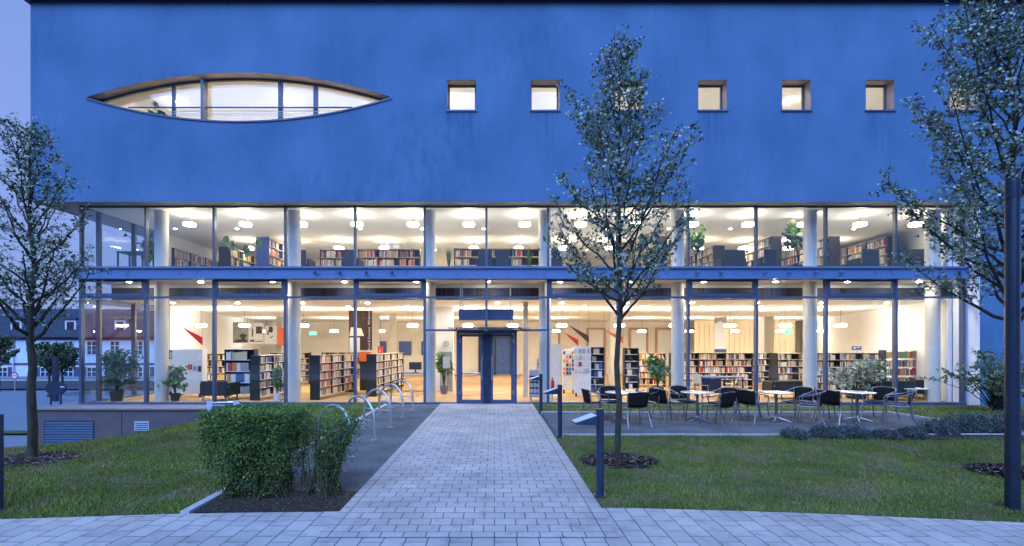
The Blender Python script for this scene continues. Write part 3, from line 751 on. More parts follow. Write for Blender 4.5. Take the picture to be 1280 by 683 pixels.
# ---- steel beam between the floors
bm_ = MB(); BX0, BX1 = -12.98, XJ - .1
bm_.box(BX0, 15.02, 3.93, BX1, 15.06, 4.19); bm_.box(BX0, 14.96, 4.19, BX1, 15.32, 4.25); bm_.box(BX0, 14.97, 3.875, BX1, 15.32, 3.93)
beam = part('beam', bm_, 'beam_metal')
for px in list(range(122, 1205, 88)):
    for s in (-1, 1):
        for dz in (0, .05):
            for dx in (0, .05):
                pass
for px in range(136, 1205, 87):
    for q in (0, 21):
        x = PX(px + q, 15.02) + .035; bo = MB().box(x - .04, 15.008, 4.02, x + .04, 15.02, 4.13)
        for dx in (-.035, .035):
            for dz in (0, .07): bo.box(x + dx - .01, 14.998, 4.03 + dz, x + dx + .01, 15.008, 4.05 + dz)
        sub('bolted_plate', bo, 'beam_metal', beam)
for px in (394, 425, 458, 490, 870, 900, 955, 985, 1018, 1050):
    x = PX(px, 15); b = MB(); b.tube([(x, 15.02, 4.09), (x, 14.93, 4.05)], .012, 6); b.tube([(x - .02, 14.93, 4.03), (x + .05, 14.90, 4.07)], .035, 10); sub('spotlight', b, 'blue_metal', beam)

# ---- glazing
MX = [102, 183, 268, 357, 444, 531, 608, 685, 772, 860, 945, 1032, 1119, 1203]
XM = [PX(p_, G) for p_ in MX]
ZL0, ZL1, ZU0, ZU1, ZTR = .05, 3.875, 4.25, 6.18, 3.325
hm = .036
for i, x in enumerate(XM):
    if MX[i] == 608: part('mullion', MB().box(x - hm, G - .06, 2.33, x + hm, G + .08, ZL1), 'blue_metal')
    else: part('mullion', MB().box(x - hm, G - .06, ZL0, x + hm, G + .08, ZL1), 'blue_metal')
    part('mullion', MB().box(x - hm * .9, G - .05, ZU0, x + hm * .9, G + .07, ZU1), 'mullion_metal')
rail = MB(); rail.box(XM[0] - .04, G - .08, -.1, -1.18, G + .1, .05); rail.box(.70, G - .08, -.1, XM[-1] + .04, G + .1, .05); part('base_rail', rail, 'blue_metal')
tilt = {0, 2, 4, 7, 9, 11}
for i in range(len(XM) - 1):
    a, b = XM[i] + hm, XM[i + 1] - hm
    # upper pane
    gu = part('window', MB().box(a, G - .02, ZU0, b, G + .04, ZU0 + .045).box(a, G - .02, ZU1 - .05, b, G + .04, ZU1), 'mullion_metal')
    sub('pane', MB().quad((a, G, ZU0 + .04), (b, G, ZU0 + .04), (b, G, ZU1 - .045), (a, G, ZU1 - .045)), 'glass', gu)
    t = ZTR
    if i in tilt:
        fr = MB(); w = .075; z0, z1 = t + .02, ZL1
        fr.box(a, G - .05, z0, b, G + .03, z0 + w * 1.3); fr.box(a, G - .05, z1 - .06, b, G + .03, z1); fr.box(a, G - .05, z0 + w, a + w, G + .03, z1 - .06); fr.box(b - w, G - .05, z0 + w, b, G + .03, z1 - .06)
        tw = part('tilt_window', fr, 'blue_metal')
        sub('pane', MB().quad((a + w, G, z0 + w), (b - w, G, z0 + w), (b - w, G, z1 - .06), (a + w, G, z1 - .06)), 'glass', tw)
        low1 = z0
    else:
        tw = part('transom', MB().box(a, G - .04, t - .03, b, G + .05, t + .03), 'blue_metal')
        sub('pane', MB().quad((a, G, t + .03), (b, G, t + .03), (b, G, ZL1), (a, G, ZL1)), 'glass', tw); low1 = t - .03
    if i in tilt: part('transom', MB().box(a, G - .035, t - .03, b, G + .05, t + .018), 'blue_metal')
    if MX[i] in (531, 608):
        tr = part('transom', MB().box(a, G - .04, 2.27, b, G + .05, 2.33), 'blue_metal')
        sub('pane', MB().quad((a, G, 2.33), (b, G, 2.33), (b, G, low1), (a, G, low1)), 'glass', tr)
        if MX[i] == 531: a2, b2 = a, -1.18
        else: a2, b2 = .70, b
        part('pane', MB().quad((a2, G, ZL0), (b2, G, ZL0), (b2, G, 2.27), (a2, G, 2.27)), 'glass')
    else:
        part('pane', MB().quad((a, G, ZL0), (b, G, ZL0), (b, G, low1 - (.03 if i in tilt else 0)), (a, G, low1 - (.03 if i in tilt else 0))), 'glass')
# side glazing running back from the corner
SX = XM[0] - .03
for y in (15.95, 17.5, 19.1):
    part('mullion', MB().box(SX - .06, y - .045, -.05, SX + .07, y + .045, ZB), 'mullion_metal')
for y0, y1 in ((15.33, 15.9), (16.0, 17.45), (17.55, 19.05)):
    part('pane', MB().quad((SX, y0, .05), (SX, y1, .05), (SX, y1, 3.875), (SX, y0, 3.875)), 'glass')
    part('pane', MB().quad((SX, y0, 4.25), (SX, y1, 4.25), (SX, y1, 6.16), (SX, y0, 6.16)), 'glass')
sr = MB(); sr.box(SX - .08, 15.34, 3.875, SX + .05, 19.2, 4.25); sr.box(SX - .08, 15.36, -.1, SX + .06, 19.2, .05); sr.box(SX - .04, 15.34, 3.30, SX + .04, 19.1, 3.36); part('side_beam', sr, 'beam_metal')
# entrance door
z1 = 2.27
df = MB(); df.box(-1.18, G - .07, 0, -1.09, G + .08, z1); df.box(.61, G - .07, 0, .70, G + .08, z1); df.box(-1.09, G - .07, z1 - .08, .61, G + .08, z1)
door = part('door_frame', df, 'blue_metal')
sub('centre_post', MB().box(-.345, G - .08, .02, -.125, G + .07, z1 - .085), 'navy_paint', door)
part('threshold', MB().box(-1.18, G - .08, -.05, .70, G + .1, .018), 'dark_metal')
for a, b in ((-1.085, -.345), (-.125, .605)):
    d = MB(); w = .085
    d.box(a, G - .03, .02, a + w, G + .03, z1 - .09); d.box(b - w, G - .03, .02, b, G + .03, z1 - .09); d.box(a + w, G - .03, .02, b - w, G + .03, .13); d.box(a + w, G - .03, z1 - .17, b - w, G + .03, z1 - .09)
    dd = part('door', d, 'blue_metal')
    sub('pane', MB().quad((a + w, G, .13), (b - w, G, .13), (b - w, G, z1 - .17), (a + w, G, z1 - .17)), 'glass', dd)
    hx = b - w / 2 if a < -1 else a + w / 2
    sub('handle', MB().tube([(hx, G - .09, .75), (hx, G - .09, 1.5)], .014, 8).tube([(hx, G - .03, .85), (hx, G - .09, .85)], .01, 6).tube([(hx, G - .03, 1.4), (hx, G - .09, 1.4)], .01, 6), 'steel', dd)
    hx = a + .02 if a < -1 else b - .02
    sub('hinge', MB().tube([(hx, G - .045, .3), (hx, G - .045, .42)], .014, 6).tube([(hx, G - .045, 1.9), (hx, G - .045, 2.02)], .014, 6), 'steel', dd)
cn = MB(); cn.box(PX(561, 15), 14.55, 2.345, PX(662, 15), 15.16, 2.357); cnp = part('canopy', cn, 'mullion_metal')
sub('bracket', MB().box(PX(571, 15), 14.7, 2.30, PX(571, 15) + .04, 15.19, 2.343).box(PX(649, 15), 14.7, 2.30, PX(649, 15) + .04, 15.19, 2.343), 'dark_metal', cnp)
# plinth
pl = MB(); pl.box(-13.43, 14.22, -2.6, -8.0, 15.17, -.06, 0); pl.box(-13.43, 15.17, -2.6, -12.6, 34, -.06, 0)
plinth = part('plinth', pl, 'plinth')
sub('coping', MB().box(-13.47, 14.17, -.057, -7.9, 15.16, -.01).box(-13.47, 15.163, -.057, -12.99, 34, -.01), 'plinth_top', plinth)
sub('joint', MB().box(-10.86, 14.212, -2.4, -10.85, 14.23, -.062), 'dark_metal', plinth)
lv = MB(); y = 14.2; lx0, lx1 = PX(55, y), PX(117, y)
lv.box(lx0, y, PZ(527, y), lx1, y + .03, PZ(526, y)); lv.box(lx0 - .0, y, -2, lx0 + .02, y + .03, PZ(527, y)); lv.box(lx1 - .02, y, -2, lx1, y + .03, PZ(527, y))
zz = PZ(527.5, y)
while zz > -2: lv.add([(lx0 + .02, y + .015, zz), (lx1 - .02, y + .015, zz), (lx1 - .02, y - .01, zz - .055), (lx0 + .02, y - .01, zz - .055), (lx0 + .02, y + .012, zz - .057), (lx1 - .02, y + .012, zz - .057)], [(3, 2, 1, 0), (3, 4, 5, 2)]); zz -= .075
sub('louvre', lv, 'louvre', plinth)
lv = MB(); lx0, lx1 = PX(168, y), PX(186, y); z0, z1v = PZ(538.5, y), PZ(527, y)
lv.box(lx0, y, z0, lx1, y + .03, z0 + .02); lv.box(lx0, y, z1v - .02, lx1, y + .03, z1v); lv.box(lx0, y, z0 + .02, lx0 + .02, y + .03, z1v - .02); lv.box(lx1 - .02, y, z0 + .02, lx1, y + .03, z1v - .02)
for q in range(4): z_ = z0 + .05 + q * .055; lv.box(lx0 + .02, y - .005, z_, lx1 - .02, y + .02, z_ + .022)
sub('vent', lv, 'vent_white', plinth)

# ---- interior shell
BY = 31.0
fl = MB(); fl.box(-12.98, G + .1, -.1, 21, BY, .0); part('floor', fl, 'wood_floor')
fl = MB(); fl.box(-12.9, G + .1, 3.88, 20.4, 24.5, 4.2); fl.box(-14.9, 16.4, 3.36, 20.4, BY, 3.42, 1); fl.box(-12.95, 19.2, 3.42, -12.9, BY, 3.9, 1); part('floor_slab', fl, ['ceiling_white', 'ceiling_white'])
part('upper_floor', MB().box(-12.9, G + .1, 4.2, 20.4, 24.5, 4.212), 'shelf_white')
part('ceiling', MB().box(-12.93, G + .06, 6.2, 20.4, 24.6, 6.26), 'ceiling_cream')
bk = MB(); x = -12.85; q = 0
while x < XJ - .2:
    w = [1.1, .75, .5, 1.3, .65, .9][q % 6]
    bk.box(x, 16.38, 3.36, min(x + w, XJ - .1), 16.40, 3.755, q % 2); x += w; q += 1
bk.box(-12.85, 16.37, 3.757, XJ - .1, 16.41, 3.875, 2); part('painted_reflections', bk, ['reflection_dark', 'reflection_navy', 'beige_wall'])  # dark panels paint in reflections seen in the transom glass; beige strip above
def wallseg(x0, y0, x1, y1, z0, z1, m, name='interior_wall', t=.1):
    d = math.hypot(x1 - x0, y1 - y0); nx, ny = -(y1 - y0) / d * t / 2, (x1 - x0) / d * t / 2
    return part(name, MB().slab([(x0 - nx, y0 - ny), (x1 - nx, y1 - ny), (x1 + nx, y1 + ny), (x0 + nx, y0 + ny)], z0, z1), m)
wallseg(-12.85, 19.25, -14.85, BY, 0, 3.36, 'white_wall'); wallseg(-12.88, 19.2, -12.88, 24.5, 4.21, 6.2, 'white_wall')
wallseg(14.66, 15.7, 19.5, BY, 0, 3.36, 'white_wall'); wallseg(14.66, 15.7, 18.5, 24.5, 4.21, 6.2, 'white_wall')
wallseg(-15, BY + .05, 21, BY + .05, 0, 3.36, 'beige_wall'); wallseg(-13, 24.55, 20.4, 24.55, 4.21, 6.2, 'cream_wall')
wallseg(-7.0, 23.2, -1.5, 23.2, 4.21, 6.2, 'cream_wall')
for x in (-10.86, -6.53, -2.12, 1.65, 5.98, 10.3, 14.3):
    part('column', MB().lathe([(.2, .0), (.2, 3.87)], x, 15.93, 28), 'column_white', smooth=True)
    part('column', MB().lathe([(.2, 4.212), (.2, 6.2)], x, 15.93, 28), 'column_white', smooth=True)
for x, y, w in ((PX(470, 24), 24, .3), (PX(491, 24), 24, .3), (PX(657, 17.4), 17.4, .16), (PX(350, 26), 26, .3), (PX(767, 23), 23, .4), (PX(958, 26), 26, .5)):
    part('column', MB().box(x - w / 2, y - w / 2, 0, x + w / 2, y + w / 2, 3.36), 'column_white')
wallseg(PX(537, 19.6), 19.6, PX(567, 19.6), 19.6, 0, 3.36, 'white_wall', t=.25)
part('notice_panel', MB().box(PX(550, 19.4), 19.44, .0, PX(565, 19.4), 19.47, PZ(440, 19.4)), 'photo_grey')
# openings in the back wall with timber surrounds
for i, (a, b, yt) in enumerate(((678, 700, 412), (733, 757, 410), (786, 810, 410), (819, 841, 410), (858, 877, 410))):
    y = BY - .05; xa, xb, zt = PX(a, y), PX(b, y), PZ(yt, y)
    f = MB(); t = .13; f.box(xa, y - .08, 0, xa + t, y + .02, zt); f.box(xb - t, y - .08, 0, xb, y + .02, zt); f.box(xa + t, y - .08, zt - t, xb - t, y + .02, zt)
    o = part('interior_window', f, 'wood_frame'); sub('pane', MB().box(xa + t, y - .01, 0, xb - t, y + .01, zt - t), 'white_wall', o)
for a, b in ((476, 482), (500, 513), (528, 532)):
    y = BY - .05; xa, xb = PX(a, y), PX(b, y); f = MB().box(xa - .06, y - .05, PZ(443, y) - .06, xb + .06, y - .02, PZ(428, y) + .06)
    o = part('interior_window', f, 'mullion_metal'); sub('pane', MB().box(xa, y - .06, PZ(443, y), xb, y - .052, PZ(428, y)), 'blue_sign', o)
y = BY - .05; xa, xb = PX(598, y), PX(640, y)
f = MB(); f.box(xa, y - .08, 0, xa + .12, y, 2.9); f.box(xb - .12, y - .08, 0, xb, y, 2.9); f.box((xa + xb) / 2 - .06, y - .08, 0, (xa + xb) / 2 + .06, y, 2.9); f.box(xa + .12, y - .07, 2.3, xb - .12, y, 2.4); f.box(xa, y - .08, 2.9, xb, y, 3.0)
o = part('rear_door', f, 'navy_paint'); sub('pane', MB().box(xa + .12, y - .03, .05, xb - .12, y - .02, 2.9), 'blue_desk', o)
# ribbed timber wall on the cafe side
rb = MB(); y = 29.0
q = PX(868, y)
while q < PX(990, y): rb.box(q, y, 0, q + .22, y + .06, 3.34); rb.box(q + .22, y + .03, 0, q + .30, y + .06, 3.34); q += .30
part('ribbed_panel', rb, 'cream_wall')

# ------------------------------------------------------------------ lamps
def bay(x):
    if -2.2 < x < 1.7: return 'over the entrance'
    if x <= -2.2: return f'{ORD[min(11, int((-2.2 - x) / 2.18))]} bay from the entrance, street side'
    return f'{ORD[min(11, int((x - 1.7) / 2.18))]} bay from the entrance, cafe side'
def pendant(glow, zl, h, rad=.2):
    t = thing('pendant_lamp', 'x', 'lamp')
    MB().lathe([(rad * .96, -.05), (rad, -.04), (rad, .03), (rad * .9, .045)], 0, 0, 20).build('lamp_shade', glow, t, smooth=True)
    MB().tube([(0, 0, .045), (0, 0, h)], .006, 5).build('cord', 'dark_metal', t)
    MB().lathe([(.04, h - .03), (.04, h)], 0, 0, 12).build('canopy', 'shelf_white', t)
    return t
def put_lamps(first, spots, desc, group):
    used = {}
    for i, (x, y, z) in enumerate(spots):
        lb = f'{desc} {bay(x)}'; used[lb] = used.get(lb, 0) + 1
        o = first if i == 0 else dup(first, (x, y, z)); o.location = (x, y, z); o['group'] = f'{group}, {bay(x)}'; o['label'] = lb
sU = [(-.85 + 1.86 * i, 16.25, 5.86) for i in (-5, -4, -3, -2, -1, 0, 1, 2, 3, 4, 5, 6, 7, 8)]
sU2 = [(-.85 + 1.86 * i, 20.2, 5.86) for i in (-5, -4, -3, -2, -1, 0, 1, 2, 3, 4, 5, 6, 7, 8)]
pU = pendant('lamp_glow_upper', 0, .34, .19)
put_lamps(pU, sU, 'glowing round lamp near the upper glazing,', 'upper floor lamps near the glazing')
put_lamps(dup(pU, (0, 0, 0)), sU2, 'glowing round lamp deeper in the upper floor,', 'upper floor lamps in the deeper row')
pG = pendant('lamp_glow', 0, .69, .21)
sG = [(-12.2, 20.3), (-10.4, 20.3), (-7.95, 20.3), (-5.7, 20.3), (-3.4, 20.3), (-1.1, 20.3), (.76, 20.3), (2.8, 20.3), (5.2, 20.3), (7.5, 20.3), (9.8, 20.3), (12.1, 20.3), (14.4, 20.3)]
sG2 = [(-12.5, 26.8), (-8.8, 26.8), (-6.24, 26.8), (-3.6, 26.8), (-1.17, 26.8), (.84, 26.8), (3.4, 26.8), (8.1, 26.8), (10.7, 26.8), (13.2, 26.8), (15.7, 26.8), (18.0, 26.8)]
put_lamps(pG, [(x, y, 2.665) for x, y in sG], 'bright disc lamp over the front shelves,', 'ground floor lamps in the front row')
put_lamps(dup(pG, (0, 0, 0)), [(x, y, 2.63) for x, y in sG2], 'bright disc lamp near the back wall,', 'ground floor lamps in the back row')
# long ceiling lights (ground floor) and attic lights, most of them added
def strip(L, m='tube_glow'):
    t = thing('ceiling_light', 'x', 'lamp'); MB().box(-L / 2, -.05, -.03, L / 2, .05, 0).build('housing', 'shelf_white', t); MB().box(-L / 2 + .02, -.035, -.04, L / 2 - .02, .035, -.031).build('diffuser', m, t); return t
st = thing('ceiling_light', 'x', 'lamp'); MB().lathe([(.09, -.02), (.09, 0)], 0, 0, 18).build('housing', 'shelf_white', st); MB().lathe([(.065, -.026), (.065, -.0205)], 0, 0, 18).build('diffuser', 'tube_glow', st)
for i in range(36):
    x = -11.4 + 2.3 * (i % 12) + (1.1 if 11 < i < 24 else 0); o = st if i == 0 else dup(st, (0, 0, 0)); o.location = (x, 17.3 if i < 12 else 19.0, 3.358)
    if i > 23: o.location = (x - .3, 15.62, 3.878)  # row added to light the column fronts and spill warm light outside
    w_ = 'nearer the glazing' if i < 12 else 'further in' if i < 24 else 'added behind glass to light columns'
    o['label'] = f'round downlight {w_}, {bay(x)}'; o['group'] = f'round downlights {w_}, ' + bay(x)
su = thing('ceiling_light', 'x', 'lamp'); MB().lathe([(.07, -.02), (.07, 0)], 0, 0, 18).build('housing', 'shelf_white', su); MB().lathe([(.05, -.026), (.05, -.0205)], 0, 0, 18).build('diffuser', 'small_glow', su)
for i in range(24):
    x = -11.9 + 2.3 * (i % 12); o = su if i == 0 else dup(su, (0, 0, 0)); o.location = (x, 18.2 if i < 12 else 22.2, 6.198); w_ = 'nearer the glazing' if i < 12 else 'further in'
    o['label'] = f'tiny upper floor downlight {w_}, {bay(x)}'; o['group'] = f'tiny upper floor downlights {w_}, ' + bay(x)
sa = strip(.16, 'attic_glow')
for i in range(15):
    x = -12.0 + 2.1 * i; o = sa if i == 0 else dup(sa, (0, 0, 0)); o.location = (x, 18.3 if i in (0, 2, 5, 7, 11) else 16.35, 10.998)  # row nearest the windows is added out of sight to fill the attic
    o['label'] = 'small ceiling light inside the top floor, mostly added fill, ' + ('behind the eye-shaped window' if x < -2.5 else 'behind the row of square windows'); o['group'] = 'small top floor ceiling lights, ' + ('eye' if x < -2.5 else 'square windows')

# ------------------------------------------------------------------ shelves and books
BOOKC = {'white': (.70, .68, .63), 'cream': (.60, .50, .34), 'red': (.45, .04, .03), 'dark': (.04, .035, .04), 'blue': (.05, .10, .30), 'brown': (.20, .10, .05), 'orange': (.65, .22, .05), 'grey': (.33, .32, .31), 'green': (.10, .30, .08), 'yellow': (.70, .50, .08), 'pink': (.60, .22, .22)}
for c, v in BOOKC.items(): mat('book_' + c, v, .5, 0, .12, 15)
BK = []   # every book: (size key, matrix, size, colour, unit, shelf)
PAL = {'mixed': 'white white white white white cream cream cream grey grey grey grey red dark brown orange blue cream'.split(), 'warm': 'orange cream white cream white grey brown white pink white red grey'.split(), 'yellow': 'yellow cream yellow brown cream white dark'.split(), 'bright': 'green green yellow red red orange white pink blue orange'.split(), 'pale': 'white white grey grey cream blue dark'.split(), 'red': 'red red dark pink brown'.split()}
def shelf_unit(name, label, x, y, z, rz, W, H, ns, D=.30, body='shelf_black', shelfm='shelf_wood', bays=1, pal='mixed', fill=.92, uname=None, back=True, books=True, cat='bookshelf', group=None, end=None, ybase=.12, facing=.25, palrow=None):
    t = thing(name, label, cat, (x, y, z), rz, group)
    bw = W / bays
    for i in range(bays + 1):
        px = -W / 2 + i * bw; full = i in (0, bays)
        MB().box(px - .015, 0, 0 if full else ybase, px + .015, D, H).build('side_panel', end or body if full else body, t)
    if back: MB().box(-W / 2 + .016, D * .94, ybase, W / 2 - .016, D * .94 + .012, H - .01).build('back_panel', body, t)
    sh = (H - ybase) / ns
    for s in range(ns + 1):
        zz = ybase + s * sh - (.02 if s == ns else 0)
        MB().box(-W / 2 + .017, .0, zz, W / 2 - .017, D * .93, zz + .018).build('shelf', shelfm, t)
    if books:
        M = Matrix.Translation((x, y, z)) @ Matrix.Rotation(rz, 4, 'Z'); cam = Vector((0, 0, 1.8))
        for s in range(ns):
            z0 = ybase + s * sh + .019; pl_ = PAL[(palrow or {}).get(s, pal)]
            for b in range(bays):
                cx = -W / 2 + b * bw + .03; end_ = cx + bw - .06
                stop = cx + (end_ - cx) * min(1, rnd.uniform(fill - .15, fill + .15))
                if fill < .5: cx += rnd.uniform(0, .3) * bw; stop = cx + (end_ - cx) * rnd.uniform(.3, .7)
                run = None
                while cx < stop - .05:
                    if rnd.random() < .05: cx += rnd.uniform(.04, .12); continue
                    if run is None or rnd.random() < .8: run = (rnd.choice(pl_), rnd.uniform(.62, .82))
                    th = rnd.uniform(.016, .036); hh = min(sh - .05, sh * (run[1] + rnd.uniform(-.04, .04))); dp = rnd.uniform(.15, .20)
                    if rnd.random() < facing * .12: th = rnd.uniform(.12, .16); dp = .03
                    c = M @ Vector((cx + th / 2, .03 + dp / 2, z0 + hh / 2)); dist = (c - cam).length
                    BK.append((th * hh / dist ** 2, M @ Matrix.Translation((cx + th / 2, .02 + dp / 2, z0)), (th * .94, dp, hh), run[0], uname or label, s, ns)); cx += th
    return t
Z2 = 4.212
navy = shelf_unit('display_shelf', 'navy display shelf with front-facing books beside the dark end panels', PX(299, 17), 17.0, 0, 0, 1.0, 1.70, 4, .3, 'shelf_navy', 'shelf_white', 1, 'mixed', .75, 'navy display shelf', facing=3)
h90 = R(90)
shelf_unit('bookshelf', 'black bookshelf with plain end panel behind the small potted tree', -7.72 - .02, 17.6, 0, h90 - R(1), 2.9, 1.50, 5, .32, 'shelf_black', 'shelf_white', 3, 'pale', .95, 'shelf behind the small potted tree')
shelf_unit('bookshelf', 'black bookshelf with slotted end panel beyond the second glazed column', -5.68, 17.75, 0, R(84), 2.9, 1.50, 5, .34, 'shelf_black', 'shelf_wood', 3, 'warm', .95, 'shelf with the slotted end panel')
shelf_unit('bookshelf', 'long black bookshelf nearest the entrance beside the hanging brown banner', -4.13, 19.6, 0, R(88), 4.4, 1.52, 5, .36, 'shelf_black', 'shelf_wood', 4, 'mixed', .95, 'long shelf nearest the entrance')
shelf_unit('bookshelf', 'tall shelf of yellow-spined books behind the perforated pinboard', PX(267, 20), 20.2, 0, R(20), 1.6, 1.5, 5, .3, 'shelf_black', 'shelf_wood', 2, 'yellow', .9, 'shelf behind the pinboard')
shelf_unit('bookshelf', 'narrow dark shelf rack next to the perforated pinboard', PX(216.5, 17.9), 17.9, 0, 0, .42, 1.66, 5, .3, 'shelf_navy', 'shelf_navy', 1, 'pale', .5, 'narrow rack by the pinboard')
shelf_unit('bookshelf', 'low bookshelf seen between the first and second pillars, far back', PX(430, 24.5), 24.5, 0, 0, 2.2, 1.5, 5, .3, 'shelf_black', 'shelf_wood', 2, 'mixed', .9, 'far shelf by the brown banner')
shelf_unit('bookshelf', 'far bookshelf behind the small potted tree and column', PX(362, 23), 23.0, 0, 0, 1.8, 1.5, 5, .3, 'shelf_black', 'shelf_wood', 2, 'mixed', .9, 'far shelf behind the column')
# cafe side
shelf_unit('bookshelf', 'tall dark leaflet shelf beside the white brochure wall', PX(746.5, 17.6), 17.6, 0, 0, .50, 1.78, 6, .3, 'shelf_navy', 'shelf_white', 1, 'pale', .35, 'tall dark shelf by the brochure wall', facing=3)
shelf_unit('bookshelf', 'tall dark shelf just past the slim flowering tree trunk', PX(789.5, 19), 19.0, 0, 0, .52, 1.74, 6, .3, 'shelf_navy', 'shelf_white', 1, 'pale', .45, 'tall dark shelf past the tree trunk', facing=3)
shelf_unit('bookshelf', 'low bookshelf behind the palm-like plant in the grey pot', PX(815, 21.4), 21.4, 0, 0, 1.15, 1.5, 5, .3, 'shelf_black', 'shelf_wood', 2, 'warm', .85, 'shelf behind the grey-potted plant')
shelf_unit('bookshelf', 'long low bookshelf behind the table with two white chairs', PX(890, 20.3), 20.3, 0, 0, 3.35, 1.53, 5, .3, 'shelf_black', 'shelf_wood', 3, 'mixed', .9, 'long shelf behind the reading table')
shelf_unit('bookshelf', 'bookshelf set further back between two longer shelves', PX(946, 22), 22.0, 0, 0, 1.2, 1.5, 5, .3, 'shelf_black', 'shelf_wood', 1, 'pale', .9, 'set-back shelf')
shelf_unit('bookshelf', 'deep bookshelf with papers pinned to its grey end panel', PX(1011, 20), 20.0, 0, 0, 2.55, 1.52, 5, .62, 'shelf_black', 'shelf_wood', 3, 'mixed', .92, 'shelf with the papered end panel')
shelf_unit('bookshelf', 'bookshelf behind the wide leafy bush under the blue sign', PX(1064, 18.6), 18.6, 0, 0, 2.6, 1.55, 5, .3, 'shelf_black', 'shelf_wood', 3, 'mixed', .9, 'shelf behind the wide bush')
shelf_unit('bookshelf', 'open black-framed shelf with green and red books beside the end column', PX(1158, 17.6), 17.6, 0, R(4), 3.1, 1.66, 5, .3, 'shelf_black', 'shelf_wood', 2, 'bright', .85, 'open shelf beside the end column', back=False)
# upper floor
shelf_unit('bookshelf', 'upper floor shelf running along the white end wall', -12.72, 21.0, Z2, h90, 3.2, 1.5, 4, .3, 'shelf_black', 'shelf_wood', 3, 'mixed', .92, 'upper shelf on the white end wall', palrow={1: 'red', 2: 'mixed'})
shelf_unit('bookshelf', 'upper floor shelf with dark end cabinet under the large indoor leaves', -10.38, 20.6, Z2, h90, 2.8, 1.5, 4, .46, 'shelf_black', 'shelf_wood', 3, 'yellow', .92, 'upper shelf under the large leaves')
shelf_unit('bookshelf', 'upper floor shelf with tall blue end cabinet', -8.72, 20.1, Z2, h90, 2.4, 1.82, 5, .50, 'shelf_blue', 'shelf_wood', 2, 'bright', .92, 'upper shelf with the blue cabinet')
shelf_unit('bookshelf', 'low upper floor shelf between the two dark armchairs, street side', PX(422, 19.7), 19.7, Z2, 0, 1.4, 1.5, 4, .3, 'shelf_black', 'shelf_wood', 1, 'warm', .9, 'upper shelf between armchairs')
shelf_unit('bookshelf', 'wide upper floor shelf below the grey arched picture', PX(486, 19.6), 19.6, Z2, 0, 2.45, 1.5, 4, .3, 'shelf_black', 'shelf_wood', 3, 'warm', .9, 'upper shelf below the arched picture')
shelf_unit('bookshelf', 'wide upper floor shelf between the two snake plants', PX(621, 19.5), 19.5, Z2, 0, 3.4, 1.5, 4, .3, 'shelf_black', 'shelf_wood', 3, 'mixed', .55, 'upper shelf between snake plants')
for i, (px, hh) in enumerate(((820, 1.8), (892, 1.45), (963, 1.8), (1036, 1.8), (1109, 1.8))):
    x = PX(px, 18.7)
    shelf_unit('bookshelf', f'upper floor shelf row running back, {ORD[i]} on the cafe side', x, 20.3, Z2, -h90, 3.2, hh, 5, .42, 'shelf_black', 'shelf_wood', 3, 'mixed', .92, f'{ORD[i]} upper row on the cafe side', group='upper floor shelf rows on the cafe side')
# books: the largest 290 are objects, the rest one mass
BK.sort(key=lambda b: -b[0])
box = MB().box(-.5, -.5, 0, .5, .5, 1); unit = {}
for c in BOOKC:
    me = bpy.data.meshes.new('book'); me.from_pydata(box.v, [], box.f); me.materials.append(MATS['book_' + c]); unit[c] = me
ROW = {0: 'bottom', 1: 'second lowest', 2: 'middle', 3: 'second highest', 4: 'top', 5: 'topmost'}
def rowname(s, ns):
    if s == 0: return 'bottom'
    if s == ns - 1: return 'top'
    if ns == 4: return ['', 'second lowest', 'second highest'][s]
    if ns == 5: return ['', 'second lowest', 'middle', 'second highest'][s]
    return ORD[s] + ' lowest'
for b in BK[:290]:
    o = bpy.data.objects.new('book', unit[b[3]]); COL.objects.link(o); o.matrix_world = b[1]; o.scale = b[2]
    nm = {'dark': 'dark'}.get(b[3], b[3])
    lab = f'{nm} book on the {rowname(b[5], b[6])} board, {b[4]}'
    tag(o, lab, 'book', f'{nm} books, {rowname(b[5], b[6])} board, {b[4]}')
V = []; MI = []; cl = list(BOOKC)
bv = np.array(box.v); bf = np.array(box.f)
for b in BK[290:]:
    M = np.array(b[1]); p_ = bv * np.array(b[2]); p_ = p_ @ M[:3, :3].T + M[:3, 3]
    V.append(p_[bf].reshape(-1, 3)); MI += [cl.index(b[3])] * 6
tag(rawmesh('books', np.concatenate(V), 4, ['book_' + c for c in cl], None, np.array(MI)), 'mass of books filling the library shelves', 'books', kind='stuff')

